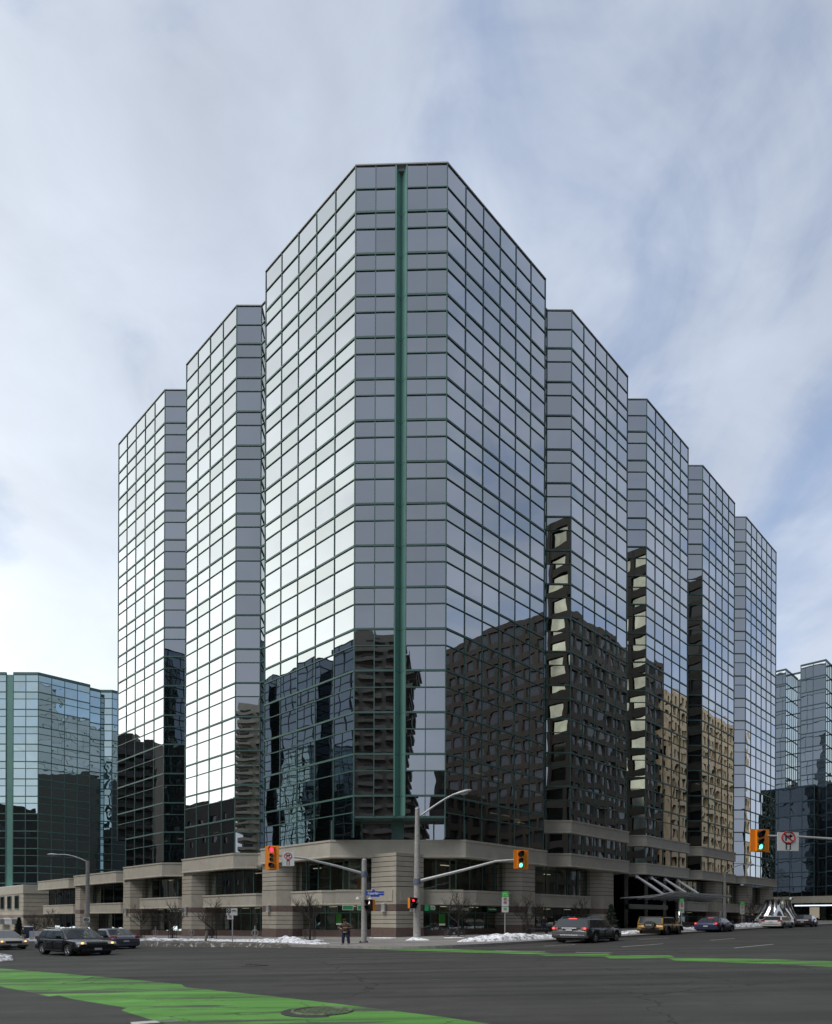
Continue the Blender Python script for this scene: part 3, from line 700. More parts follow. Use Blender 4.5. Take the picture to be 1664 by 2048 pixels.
    if kind == 'green':       # worn paint: streaks along the traffic show asphalt
        m3 = n('ShaderNodeMapping'); l(c.outputs['Object'], m3.inputs[0]); m3.inputs['Rotation'].default_value = (0, 0, TR-pi/2+.1); m3.inputs['Scale'].default_value = (.10, 1.1, 1)
        w_ = n('ShaderNodeTexNoise'); w_.inputs['Scale'].default_value = 1.3; w_.inputs['Detail'].default_value = 7; w_.inputs['Roughness'].default_value = .65; l(m3.outputs[0], w_.inputs[0])
        k = n('ShaderNodeMapRange'); l(mm('ADD', w_.outputs[0], mm('MULTIPLY', f.outputs[0], .10)), k.inputs[0]); k.inputs[1].default_value = .60; k.inputs[2].default_value = .64; k.inputs[3].default_value = 0; k.inputs[4].default_value = .92
        x = n('ShaderNodeMix'); x.data_type = 'RGBA'; l(k.outputs[0], x.inputs['Factor']); l(res, x.inputs[6]); x.inputs[7].default_value = (.055, .054, .052, 1); res = x.outputs[2]
    l(res, b.inputs['Base Color']); b.inputs['Roughness'].default_value = .82; b.inputs['Specular IOR Level'].default_value = .35
    bp = n('ShaderNodeBump'); bp.inputs['Strength'].default_value = .35; bp.inputs['Distance'].default_value = .01; l(f.outputs[0], bp.inputs['Height']); l(bp.outputs[0], b.inputs['Normal'])
    MATS[name] = m; return m
m_asph = ground_mat('asphalt', (.042, .0425, .038), 'road')
m_green = ground_mat('green_lane_paint', (.085, .235, .045), 'green')
m_walk = ground_mat('sidewalk_concrete', (.26, .25, .235), 'walk')
m_wht = mat('worn_white_paint', (.42, .42, .40), .8, noise=(9, .35))
gzf = lambda o: (lambda x, y: gz(x)+o)
b = MB(); b.prism([(-320, -260), (420, -260), (420, 520), (-320, 520)], gzf(-.5), gzf(0)); tag(b.build('road', m_asph), kind='structure')
KL, KR = 12.9, 14.7                                   # kerb offsets from the tower's two street fronts
def corner(pL, pR, r):
    """round the corner between kerb lines n_L = pL and n_R = pR"""
    c = isect(LP(0, pL), dL, RP(0, pR), dR)
    pts = []
    for i in range(9):
        t = i/8; a = c+dL*r; e = c+dR*r
        pts.append(a*(1-t)**2+c*2*t*(1-t)+e*t*t)
    return pts
def P_(n, l_=0): return n
cA = corner(KL, KR, 5.5)
walk = [LP(300, KL)]+cA+[RP(97, KR), RP(97, -31), Q, LP(300, -31)]
b = MB(); b.prism([(p.x, p.y) for p in walk], gzf(-.3), gzf(.15)); tag(b.build('sidewalk', m_walk), kind='structure')
# next block beyond the cross street, and the three other corners
b = MB(); b.prism([(p.x, p.y) for p in (RP(108, KR), RP(330, KR), RP(330, -120), RP(108, -120))], gzf(-.3), gzf(.15)); tag(b.build('sidewalk', m_walk), kind='structure')
o1 = isect(LP(0, KL), dL, RP(0, 38), dR)
b = MB(); b.prism([(p.x, p.y) for p in (o1, RP(300, 38), RP(300, 90), o1+nR*52)], gzf(-.3), gzf(.15)); tag(b.build('sidewalk', m_walk), kind='structure')
o2 = isect(LP(0, 38), dL, RP(0, KR), dR)
b = MB(); b.prism([(p.x, p.y) for p in (o2, LP(300, 38), LP(300, 90), o2+nL*52)], gzf(-.3), gzf(.15)); tag(b.build('sidewalk', m_walk), kind='structure')
o3 = isect(LP(0, 37.6), dL, RP(0, 38), dR)
b = MB(); b.prism([(p.x, p.y) for p in (o3, o3-dR*90, o3-dR*90-dL*90, o3-dL*90)], gzf(-.3), gzf(.15)); tag(b.build('sidewalk', m_walk), kind='structure')
# kerbs
b = MB()
for i in range(len(walk[:11])-1):
    a, c = walk[i], walk[i+1]; d = (c-a).normalized(); nn = Vector((d.y, -d.x))
    p = [a-nn*.15, c-nn*.15, c+nn*.02, a+nn*.02]
    b.prism([(q.x, q.y) for q in p], gzf(-.3), gzf(.158))
tag(b.build('kerb', mat('kerb_concrete', (.3, .29, .27), .85, noise=(4, .2))), kind='structure')
# green cycle lanes
def sheet(name, pts, m, h, kind='structure'):
    b = MB(); b.prism(pts, gzf(h-.03), gzf(h)); return tag(b.build(name, m), kind=kind)
gp = [(0, 1937), (120, 1947), (240, 1957), (362, 1969), (372, 1975), (520, 1990), (700, 2011), (860, 2031), (985, 2049), (1120, 2072), (1120, 2110), (480, 2110), (330, 2048), (242, 2021), (255, 2016), (140, 1997), (118, 1991), (100, 1993), (0, 1973), (-260, 1940), (-260, 1917)]
def ragged(pts, amp, step=.35):
    r = random.Random(5); o = []
    for i in range(len(pts)):
        a = Vector(pts[i]); c = Vector(pts[(i+1) % len(pts)]); k = max(1, min(60, int((c-a).length/step)))
        for q in range(k): o.append(tuple(a.lerp(c, q/k)+Vector((r.uniform(-amp, amp), r.uniform(-amp, amp)))))
    return o
sheet('bike_lane', ragged([G(*p) for p in gp], .012), m_green, .004)
g2 = [(706, 1896.5), (760, 1895.5), (900, 1898), (1000, 1902), (1060, 1904), (1110, 1907), (1215, 1907.5), (1225, 1911), (1340, 1910.5), (1350, 1915), (1560, 1919), (1700, 1924), (1700, 1936), (1560, 1928.5), (1350, 1921), (1335, 1917), (1220, 1917), (1210, 1913), (1090, 1912), (1075, 1909), (930, 1904.5), (800, 1901)]
sheet('bike_lane', ragged([G(*p) for p in g2], .015), m_green, .004)
def line(p, q, w_=.12, name='lane_line'):
    a = Vector(G(*p)); c = Vector(G(*q)); d = (c-a).normalized(); n = Vector((d.y, -d.x))*w_/2
    sheet(name, [tuple(a+n), tuple(c+n), tuple(c-n), tuple(a-n)], m_wht, .004)
for p, q in (((1089, 1892), (1150, 1889)), ((1245, 1893.5), (1326, 1887.5)), ((1421, 1880.5), (1469, 1877)), ((1277, 1879), (1338, 1876)), ((1469, 1896), (1546, 1888.5)), ((1152, 1904.5), (1224, 1906))): line(p, q)
line((990, 1901), (1090, 1903.5)); line((262, 2047), (356, 2040), .3, 'stop_line')
# manhole covers set in patched asphalt
def manhole(p, r, label, paint):
    t = thing('manhole_cover', label, 'manhole cover', (p[0], p[1], gz(p[0])), group='manhole covers in the road')
    m_iron = mat('cast_iron'+('_painted' if paint else ''), (.10, .13, .075) if paint else (.06, .058, .055), .7, .3, noise=(7, .5))
    b = MB(); b.disc((0, 0, -.02), r*1.42, (0, 0, 1), 28, 0, r*1.42, .028); b.build('patch_ring', mat('fresh_tar', (.028, .028, .03), .75, noise=(6, .3)), t)
    b = MB(); b.ring((0, 0, .012), r*1.02, .035, (0, 0, 1), 32, 6); b.build('rim', m_iron, t)
    b = MB(); b.disc((0, 0, -.01), r, (0, 0, 1), 32, 0, r, .025)
    st = .085
    k = int(r/st)
    for i in range(-k, k+1):
        for j in range(-k, k+1):
            x, y = i*st, j*st
            if x*x+y*y < (r*.9)**2 and (i+j) % 2 == 0: b.box((x-.03, y-.03, .01), (x+.03, y+.03, .024))
    b.build('cover', m_iron, t)
manhole(G(645, 2024), .52, 'round iron manhole cover with a checkered face set in the near green cycle lane', True)
manhole(G(512, 1931), .42, 'dark round manhole cover in bare asphalt in the middle of the crossing', False)

# ================================================================ background glass towers
def glass_tower(name, label, segs, zr, floor, cap, glass, two_rows=True, frame=None, rnd_off=0):
    t = thing(name, label, 'building', (segs[0][0][0].x, segs[0][0][0].y, 0), world=True)
    fr = MB(); pp = []
    z = zr; zs = [zr]
    while z > floor+1.5:
        z -= floor; zs.append(z)
        if two_rows: zs.append(z+floor*.6)
    zs = sorted(set([max(q, -1.0) for q in zs]+[-1.0]))
    for (a, c), n, nc in segs:
        curtain(a, c, n, zs, nc, fr, thin=.07, thick=.07, panes=pp, dep=.05)
        for q in zs[::1]:
            if abs(((zr-q)/floor) % 1) < .02 or abs(((zr-q)/floor) % 1) > .98: fr.wallbox(a, c, q-.11, q+.11, -.04, .07, n)
    fr.build('window_frame', frame or m_frame, t); pane_objs(pp, glass, t, 60)
    b = MB()
    for (a, c), n, nc in segs: b.wallbox(a, c, zr, zr+cap, -.3, .1, n)
    b.build('parapet', frame or m_frame, t)
    return t
# left: behind the annex
p0 = Vector(AT(-39, 142)); p1 = Vector(AT(75, 142)); h_ = zr_ = 1.63+(1840-1352)/FPX*142
a1 = p1+dR*10.3; a2 = a1-nR*1.9; a3 = a1+dR*4.8+Vector((-2.6, 0)); a3 = a1+dR*(4.8)-Vector((2.6, 0)); a4 = a1+dR*4.8; a5 = a4+dR*15
fd_ = Vector((1, 0)); FN = Vector((0, -1))
mid = (p0+p1)/2
segs = [((p0-dL*-14, p0), nL, 6), ((p0, mid-fd_*.75), FN, 2), ((mid+fd_*.75, p1), FN, 2), ((p1, a1), nR, 4), ((a1, a2), dR, 1), ((a2, a3), nR, 1), ((a3, a4), FN, 1), ((a4, a5), nR, 5)]
gt = glass_tower('glass_office_tower', 'green framed glass tower far left behind the stone annex', segs, h_, 3.62, .5, m_glassG)
b = MB(); b.wallbox(mid-fd_*.75, mid+fd_*.75, -1, h_, -.3, -.05, FN); b.build('rain_gutter', m_gutter, gt)
foot2 = [p0+dL*14, p0, p1, a1, a2, a3, a4, a5, a5+Vector((-10, 22)), p0+dL*14+Vector((5, 25))]
b = MB(); b.prism([(p.x, p.y) for p in [p0+dL*13.5+Vector((0,.4)), p0+Vector((.3, .5)), p1+Vector((-.3, .5)), a1+Vector((-2.6, 2.4)), a5+Vector((-2.6, 1.5)), a5+Vector((-12, 22)), p0+dL*14+Vector((5, 25))]], -1, h_-.2); b.build('core_wall', m_dark, gt)
# right: across the cross street
m_frameD = mat('dark_blue_frame', (.035, .07, .09), .4)
s0 = 121
def RQ(n_): return RP(s0, n_)
HN = -dR                                             # facing the cross street
def px_n(px, s_=s0):
    k = (px-832)/FPX; p = RP(s_); t = (k*p.y-p.x)/(nR.x-k*nR.y); return t
na, nb, nc_, nd = px_n(1535), px_n(1570), px_n(1600), px_n(1650)
zt_ = 1.63+(1840-1330)/FPX*(RP(s0, nc_).y)
dpt = 4.4
w1 = RQ(na-6); w2 = RQ(nb)
segs = [((w1, w2), HN, 3), ((w2, w2+dR*dpt), nR, 2), ((RP(s0+dpt, nc_), RP(s0+dpt, nc_)-dR*0.01), HN, 1)]
segs = [((w1, w2), HN, 3), ((w2, w2+dR*dpt), nR, 3), ((w2+dR*dpt, w2+dR*dpt+nR*(nc_-nb)*.9), HN, 1),
        ((w2+dR*dpt+nR*(nc_-nb)*.9, RQ(nc_)), -nR, 3), ((RQ(nc_), RQ(nd)), HN, 2), ((RQ(nd), RQ(nd)+dR*dpt), nR, 3), ((RQ(nd)+dR*dpt, RQ(nd+2.6)+dR*dpt), HN, 1), ((RQ(nd+2.6)+dR*dpt, RQ(nd+2.6)), -nR, 3), ((RQ(nd+2.6), RQ(nd+9)), HN, 3), ((RQ(nd+9), RQ(nd+9)+dR*25), nR, 9)]
gt2 = glass_tower('glass_office_tower', 'dark blue glass tower with deep vertical notches beyond the far end of the street', segs, zt_, 3.0, .3, glassmat('blue_tower_glass', (.82, .88, .88), (.05, .06, .06), amp=.006, scale=.4, f0=.78, tfac=.1), False, m_frameD)
b = MB(); b.prism([(p.x, p.y) for p in (RP(s0+dpt+.4, na-6), RP(s0+dpt+.4, nd+8.6), RP(s0+25, nd+8.6), RP(s0+25, na-6))], -1, zt_-.3); b.build('core_wall', m_dark, gt2)
unseen_block = thing('office_block', 'dark rear office block hidden behind the mirror tower', 'building', (-38, 108, 0), world=True)
b = MB(); b.prism([(-38, 106), (-14, 106), (-14, 136), (-38, 136)], -1, 41); b.build('wall', mat('unseen_block_black', (.03, .03, .03), .8), unseen_block)  # out-of-view block added so the far left tower's lower glass reflects dark
# its lower block in front
zl = 1.63+(1840-1575)/FPX*(RP(s0-5, nc_).y); e0 = px_n(1566, s0-6); e1 = px_n(1628, s0-6); e2 = px_n(1652, s0-6)
A_ = RP(s0-6, e0-8); B_ = RP(s0-6, e1)
segs = [((A_, B_), HN, 6), ((B_, B_+dR*2.5), nR, 1), ((B_+dR*2.5, RP(s0-3.5, e2)), HN, 1), ((RP(s0-3.5, e2), RP(s0-6, e2)), -nR, 1), ((RP(s0-6, e2), RP(s0-6, e2+9)), HN, 4), ((RP(s0-6, e2+9), RP(s0+20, e2+9)), nR, 9)]
gt3 = glass_tower('glass_office_block', 'low black glass block standing in front of the blue glass tower', segs, zl, 3.0, .25, glassmat('smoked_glass', (.38, .44, .48), (.05, .05, .05), amp=.012, scale=.4, f0=.4, tfac=.1), False, m_frameD)
b = MB(); b.prism([(p.x, p.y) for p in (RP(s0-3, e0-8), RP(s0-3, e2+8.6), RP(s0+1, e2+8.6), RP(s0+1, e0-8))], -1, zl-.3); b.build('core_wall', m_dark, gt3)
# street level shop band with lit fascia
fz = gz(RP(s0-6, e0).x)
b = MB(); b.wallbox(RP(s0-6, e0-8), RP(s0-6, e2+9), fz+3.9, fz+5.3, .1, .9, HN); b.build('concrete_band', m_conc2, gt3)
m_lit = mat('lit_fascia_white', (.7, .75, .8), .4, emis=((.85, .92, 1), .9)); m_litb = mat('lit_fascia_blue', (.05, .12, .4), .4, emis=((.1, .2, .8), .5)); m_litr = mat('lit_fascia_red', (.6, .03, .05), .4, emis=((.9, .05, .08), .35))
def fasc(n0, n1, mt): 
    b = MB(); b.wallbox(RP(s0-6, n0), RP(s0-6, n1), fz+3.25, fz+3.5, .12, .4, HN); b.build('shop_sign', mt, gt3)
nn0 = px_n(1512, s0-6); nn1 = px_n(1534, s0-6); nn2 = px_n(1545, s0-6); nn3 = px_n(1590, s0-6)
fasc(nn0-3, nn1, m_litb); fasc(nn3, nn3+7, m_lit); fasc(nn1+.2, nn1+.9, m_lit)
b = MB(); b.disc(V3(RP(s0-6, (nn1+nn2)/2+.5), fz+3.3)+V3(HN*.2, 0), .55, V3(HN, 0), 20, 0, .55, .2); b.build('shop_sign', m_litr, gt3)
for k in range(12):
    n0 = nn0-2+k*2.1
    b = MB(); b.wallbox(RP(s0-6, n0), RP(s0-6, n0+1.8), fz+.6, fz+3.0, .11, .16, HN); b.build('shop_window', m_glassP if k % 3 else mat('lit_shop_window', (.4, .36, .3), .5, emis=((1, .85, .6), .12)), gt3)

# ================================================================ buildings seen reflected in the mirror glass
def slab_block(name, label, c0, ax, nx, wd, dp, h, fl, bay, mw, mg, spandrel=.42, pierw=.28, pr=.35, z0=-1):
    """office block: glass box wrapped in a grid of spandrels and piers. c0 corner, ax along front, nx inward"""
    t = thing(name, label, 'building', (c0.x, c0.y, 0), world=True)
    P = [c0, c0+ax*wd, c0+ax*wd+nx*dp, c0+nx*dp]
    b = MB(); b.prism([(p.x, p.y) for p in P], z0, h-.5); b.build('window_pane', mg, t)
    b = MB(); k = int(h/fl); cen = (P[0]+P[2])/2
    for i in range(k+1):
        z = h-i*fl
        if z < .5: break
        for j in range(4):
            a, c = P[j], P[(j+1) % 4]; d = (c-a).normalized(); n = Vector((d.y, -d.x))
            if (a-cen).dot(n) < 0: n = -n
            b.wallbox(a, c, z-fl*spandrel, z, -.2, pr, n, ext=pr)
    for j in range(4):
        a, c = P[j], P[(j+1) % 4]; d = (c-a).normalized(); n = Vector((d.y, -d.x)); ln = (c-a).length
        if (a-cen).dot(n) < 0: n = -n
        nb_ = max(2, round(ln/bay))
        for i in range(nb_+1):
            p = a+d*(ln*i/nb_); b.wallbox(p-d*bay*pierw/2, p+d*bay*pierw/2, z0, h-.05, -.2, pr+.04, n)
    b.build('wall_grid', mw, t)
    b = MB(); b.prism([(p.x, p.y) for p in P], h-.45, h-.3); q = c0+ax*wd*.3+nx*dp*.3; b.prism([(p.x, p.y) for p in (q, q+ax*wd*.35, q+ax*wd*.35+nx*dp*.4, q+nx*dp*.4)], h-.3, h+3.5); b.build('roof', mw, t)
    return t
m_brown = mat('brown_precast', (.062, .053, .043), .85, noise=(.5, .15)); m_tan = mat('tan_precast', (.50, .40, .27), .85, noise=(.5, .12)); m_beige = mat('beige_concrete', (.5, .47, .38), .85, noise=(.5, .1))
m_wsky = mat('office_window', (.05, .055, .06), .12, .0, 1.0); m_wdk = mat('dark_window', (.02, .02, .022), .2)
m_wmir = mat('mirror_window', (.40, .39, .31), .08, 1.0, noise=(.16, .6))
slab_block('office_block', 'brown grid office block with broad mirror windows behind the photographer on the right', RP(-12, 43), dR, nR, 46, 26, 74.5, 3.9, 4.2, m_brown, m_wmir, .38, .22)
slab_block('office_block', 'narrow dark office block beyond the mirror windowed brown block', RP(34.5, 43), dR, nR, 8, 24, 73.5, 3.9, 4.2, m_brown, m_wdk)
slab_block('office_block', 'long dark brown office block facing the right street halfway along', RP(84, 42), dR, nR, 47, 60, 70.5, 3.7, 3.4, m_brown, m_wsky, .36, .26)
slab_block('office_block', 'tan office block with deep window frames facing the far end of the right street', RP(136, 42), dR, nR, 60, 30, 65, 3.7, 3.2, m_tan, m_wdk, .34, .32, .7)
slab_block('office_block', 'low dark office block set back between the two brown blocks', RP(52, 60), dR, nR, 28, 20, 30, 3.7, 3.6, m_brown, m_wdk)
def glass_sister(label, s_0, s_1, h, steps):
    t = thing('glass_office_block', label, 'building', (LP(s_0, 42).x, LP(s_0, 42).y, 0), world=True)
    bb = MB(); fr = MB(); s_ = s_0; i = 0
    while s_ < s_1:
        w_ = min(steps[i % len(steps)], s_1-s_); off = (0, 3.2)[i % 2]
        P = [LP(s_, 42+off), LP(s_+w_, 42+off), LP(s_+w_, 66), LP(s_, 66)]
        hh = h-(1.6 if i % 2 else 0)
        bb.prism([(p.x, p.y) for p in P], -1, hh)
        for k in range(int(hh/1.85)):
            z = hh-k*1.85
            fr.wallbox(P[0], P[1], z-.13, z+.05, 0, .08, -nL)
            fr.wallbox(P[0], P[3], z-.13, z+.05, 0, .08, -dL)
        n_ = max(1, round(w_/2.8))
        for k in range(n_+1):
            p = P[0]+dL*(w_*k/n_); fr.wallbox(p-dL*.07, p+dL*.07, -1, hh, 0, .08, -nL)
        s_ += w_; i += 1
    bb.build('window_pane', glassmat('sister_glass_'+str(int(s_0)), (.38, .45, .50), (.05, .05, .05), amp=.004, f0=.55, tfac=.1), t); fr.build('window_frame', mat('teal_frame_dark', (.02, .04, .045), .4), t)
glass_sister('teal glass office block opposite the tower across the left street', 12, 86.5, 53, [13, 3.5, 10, 5, 12, 4])
slab_block('warehouse_block', 'low dark brick block opposite the tower on the left street', LP(85, 42), dL, nL, 34, 30, 29.5, 5, 6, m_brown, m_wdk, .7, .6)
slab_block('warehouse_block', 'low dark brick block at the distant end of the left street', LP(168, 42), dL, nL, 120, 30, 24, 5, 6, m_brown, m_wdk, .7, .6)
def balcony_tower(label, x0, x1, y0, y1, h, mw, face=1, fl=2.9):
    t = thing('apartment_tower', label, 'building', (x0, y1, 0), world=True)
    b = MB(); b.prism([(x0+1.8, y0+1.8), (x1-1.8, y0+1.8), (x1-1.8, y1-1.8), (x0+1.8, y1-1.8)], -1, h); b.build('wall', mw, t)
    wn = MB(); bl = MB(); k = int(h/fl); wd = x1-x0
    nb_ = max(2, round(wd/7))
    for i in range(k):
        z = i*fl+1.0
        for j in range(nb_):
            xa = x0+wd*j/nb_; xb = xa+wd/nb_
            wn.box((xa+2.2, y1-1.85, z+.9), (xb-2.2, y1-1.7, z+2.3))
            o = .7 if (j % 2) else 0
            bl.box((xa+.6, y1-1.8, z), (xb-.6, y1+o, z+.18)); bl.box((xa+.6, y1+o-.12, z), (xb-.6, y1+o, z+1.15))
        for sx in (x0, x1):
            s_ = -1 if sx == x0 else 1
            for j in range(2):
                ya = y0+2+(y1-y0-4)*j/2; yb = ya+(y1-y0-4)/2-.8
                bl.box((min(sx-s_*1.8, sx), ya, z), (max(sx-s_*1.8, sx), yb, z+.18)); bl.box((sx-(.12 if s_ > 0 else 0), ya, z), (sx+(.12 if s_ < 0 else 0), yb, z+1.15))
                wn.box((min(sx-s_*1.9, sx-s_*1.7), ya+.8, z+.3), (max(sx-s_*1.9, sx-s_*1.7), yb-.8, z+2.3))
    wn.build('window_pane', m_wdk, t); bl.build('balcony', mw, t)
    b = MB(); b.box((x0+wd*.3, (y0+y1)/2-3, h), (x0+wd*.6, (y0+y1)/2+4, h+4)); b.build('roof_plant', mw, t)
m_brown2 = mat('grey_brown_concrete', (.20, .18, .155), .85, noise=(.5, .12))
balcony_tower('tall grey apartment tower with stacked balconies directly behind the photographer', -38, -9.5, -86, -61, 77, m_brown2)
balcony_tower('pale beige apartment tower with stacked balconies behind and left of the photographer', -57, -35, -88, -62, 69, m_beige)
balcony_tower('dark apartment tower farthest left behind the photographer', -98, -80, -80, -52, 62, m_brown2)
balcony_tower('brown apartment slab at the far end of the left street', LP(128, 60).x-22, LP(128, 60).x, 124, 150, 52, m_brown)
slab_block('office_block', 'low office block across the street directly behind the photographer', Vector((-1.5, -46)), Vector((1, 0)), Vector((0, -1)), 34, 26, 39, 3.8, 4, m_brown, m_wdk)
# ================================================================ vehicles
def paint(name, col, metal=.35, rough=.38):
    return mat(name, col, rough, metal, .5, coat=.3)
m_carglass = mat('car_glass', (.018, .022, .024), .06, 0, 1.0)
m_trim = mat('car_trim', (.018, .018, .02), .6)
m_chrome = mat('chrome', (.6, .6, .62), .18, 1.0)
m_headl = mat('headlamp_lens', (.55, .56, .58), .15, .3, 1.0)
m_tail = mat('tail_lens', (.32, .01, .012), .2, 0, 1.0)
m_tailon = mat('tail_lens_lit', (.6, .02, .02), .2, 0, 1.0, emis=((1, .06, .05), 1.3))
m_amber = mat('amber_lamp_lit', (.7, .35, .08), .3, emis=((1, .5, .12), 1.6))
m_plate = mat('number_plate', (.55, .57, .6), .5)
def lerpt(tab, x):
    if x <= tab[0][0]: return tab[0][1]
    for (a, p), (b_, q) in zip(tab, tab[1:]):
        if x <= b_: return p+(q-p)*(x-a)/(b_-a)
    return tab[-1][1]
def smoothed(tab, x, r=.12):
    return sum(lerpt(tab, x+d) for d in (-r, -r/2, 0, r/2, r))/5
def car(name, label, loc, heading, spec, col, k=(1, 1, 1), group=None, cat='car', tails=False, heads=None, rails=False, extra=None):
    """x forward, y left, z up. spec: L W H lower=[(x,z)..] cab=[rear base, rear roof, front roof, front base] wheels (xr,xf,r)"""
    t = thing(name, label, cat, loc, heading, group); t.scale = k
    Ln, Wd = spec['L'], spec['W']; hl, hw = Ln/2, Wd/2; low = spec['low']; cb = spec['cab']; xr, xf, wr = spec['wh']; sill = spec.get('sill', .28)
    belt = spec['belt']; tap = spec.get('taper', .10); boxy = spec.get('boxy', 0)
    def hwid(x):
        u = abs(x)/hl; return hw*(1-tap*max(0, (u-.55)/.45)**2.2)
    xs = sorted(set([-hl+Ln*i/54 for i in range(55)]+[xr-wr-.06, xr+wr+.06, xf-wr-.06, xf+wr+.06]))
    b = MB(); rings = []
    for x in xs:
        w_ = hwid(x); zt = smoothed(low, x, .1 if not boxy else .03); u = max(0, (abs(x)/hl-.93)/.07)
        zb = sill+.13*u
        za = zb
        for xw in (xr, xf):
            d = abs(x-xw); R = wr+.07
            if d < R: za = max(za, wr+sqrt(R*R-d*d)*.98)
        za = min(za, zt-.12)
        zc_ = max(za+.03, zb+(zt-zb)*.45); zc_ = min(zc_, zt-.09)
        pr_ = [(0, zb), (w_*.70, zb), (w_*.72, max(zb, za-.02)), (w_*.965, za), (w_*1.0, zc_), (w_*.985, zt-.10+.03), (w_*.93, zt-.02), (w_*.6, zt+.012), (0, zt+.022)]
        rings.append([(x, y, z) for y, z in pr_]+[(x, -y, z) for y, z in pr_[::-1][1:-1]])
    n = len(rings[0]); vs = [p for r in rings for p in r]
    b.add(vs, [(i*n+j, (i+1)*n+j, (i+1)*n+(j+1) % n, i*n+(j+1) % n) for i in range(len(rings)-1) for j in range(n)], 0, True)
    b.add(rings[0], [tuple(range(n))]); b.add(rings[-1], [tuple(range(n))[::-1]])
    # cabin shell
    (x0, z0), (x1, z1), (x2, z2), (x3, z3) = cb
    tum = spec.get('tum', .26)
    def hy(z): return hw*.945-(z-belt)*tum
    cabt = [(x0, z0), (x1, z1), ((x1+x2)/2, max(z1, z2)+.025), (x2, z2), (x3, z3)]
    cx_ = sorted(set([x0+(x3-x0)*i/30 for i in range(31)]+[x1, x2])); rr = []
    for x in cx_:
        zr_ = max(smoothed(cabt, x, .05), belt-.04)
        h_ = zr_-belt
        pts = [(hy(belt-.05), belt-.06), (hy(belt+h_*.5), belt+h_*.5), (hy(zr_)-.01, zr_-.045 if h_ > .1 else zr_-.01), (hy(zr_)-.07, zr_), (hy(zr_)*.5, zr_+.022), (0, zr_+.028)]
        rr.append([(x, y, z) for y, z in pts]+[(x, -y, z) for y, z in pts[::-1][1:]])
    n = len(rr[0]); vs = [p for r in rr for p in r]
    b.add(vs, [(i*n+j, (i+1)*n+j, (i+1)*n+j+1, i*n+j+1) for i in range(len(rr)-1) for j in range(n-1)], 0, True)
    b.add(rr[0], [tuple(range(n))]); b.add(rr[-1], [tuple(range(n))[::-1]])
    b.build('body', col, t, recalc=True)
    # underbody
    b = MB(); b.box((-hl+.25, -hw*.69, .17), (hl-.25, hw*.69, sill+.05)); b.build('underbody', m_trim, t)
    # glass
    def slope_pane(pa, pb, nm):
        (xa, za), (xb, zb_) = pa, pb; d = Vector((xb-xa, 0, zb_-za)); nn = Vector((-d.z, 0, d.x)).normalized()
        if nn.z < 0: nn = -nn
        g = MB(); rows = 4; vs = []
        for i in range(rows+1):
            q = .07+.86*i/rows; x = xa+(xb-xa)*q; z = za+(zb_-za)*q; z = max(z, belt+.01)
            hh = hy(z)-.09
            for s_ in (-1, -.5, 0, .5, 1):
                o = .035-.012*abs(s_)
                vs.append(Vector((x, hh*s_, z))+nn*o)
        g.add(vs, [(i*5+j, i*5+j+1, (i+1)*5+j+1, (i+1)*5+j) for i in range(rows) for j in range(4)], 0, True)
        g.build(nm, m_carglass, t)
    slope_pane((x0, z0), (x1, z1), 'rear_window'); slope_pane((x3, z3), (x2, z2), 'windshield')
    ztop = min(z1, z2)-.075
    def cabx(z, rear):
        return (x0+(x1-x0)*min(1, max(0, (z-z0)/(z1-z0)))) if rear else (x3+(x2-x3)*min(1, max(0, (z-z3)/(z2-z3))))
    zb2 = belt+.035
    for s_ in (1, -1):
        xA, xB = cabx(zb2, True)+.16, cabx(zb2, False)-.14; xC, xD = cabx(ztop, False)-.08, cabx(ztop, True)+.13
        div = spec.get('div', (.36, .68)); e = .035
        cuts = [0]+list(div)+[1]
        for i in range(len(cuts)-1):
            u0, u1 = cuts[i], cuts[i+1]
            bl = xA+(xB-xA)*u0+(e if i else 0); br_ = xA+(xB-xA)*u1-(e if i < len(cuts)-2 else 0)
            tl = xD+(xC-xD)*u0+(e if i else 0); tr_ = xD+(xC-xD)*u1-(e if i < len(cuts)-2 else 0)
            g = MB(); q = [(bl, s_*(hy(zb2)+.012), zb2), (br_, s_*(hy(zb2)+.012), zb2), (tr_, s_*(hy(ztop)+.014), ztop), (tl, s_*(hy(ztop)+.014), ztop)]
            q2 = [(x, y-s_*.03, z) for x, y, z in q]
            g.add(q+q2, [(0, 1, 2, 3), (0, 4, 5, 1), (1, 5, 6, 2), (2, 6, 7, 3), (3, 7, 4, 0)]); g.build('side_window', m_carglass, t)
        # door seams and handles, sill trim
        g = MB(); zl_, zh_ = sill+.08, belt-.02
        for u in list(div)+[.99]:
            xd = xA+(xB-xA)*u
            if abs(xd-xr) > wr+.1 and abs(xd-xf) > wr+.08: g.box((xd-.008, s_*hwid(xd)*1.0-.02, zl_), (xd+.008, s_*hwid(xd)*1.0+.004, zh_-.12))
        g.box((xr+wr+.1, s_*hw*.985-.03, sill-.02), (xf-wr-.1, s_*hw*.985+.03, sill+.07)); g.build('side_trim', m_trim, t)
        for u in list(div):
            xd = xA+(xB-xA)*u+.1
            if abs(xd-xr) < .2: continue
            g = MB(); g.box((xd, s_*hw-.03, belt-.17), (xd+.2, s_*hw+.03, belt-.135)); g.build('door_handle', col, t)
        g = MB(); mx_ = cabx(belt+.1, False)-.22
        vs = []
        for i in range(9):
            a = 2*pi*i/8
        g.tube([(mx_, s_*(hw-.06), belt+.05), (mx_, s_*(hw+.06), belt+.1)], .03, 6); g.box((mx_-.06, min(s_*(hw+.03), s_*(hw+.22)), belt+.04), (mx_+.07, max(s_*(hw+.03), s_*(hw+.22)), belt+.2)); g.build('wing_mirror', col, t)
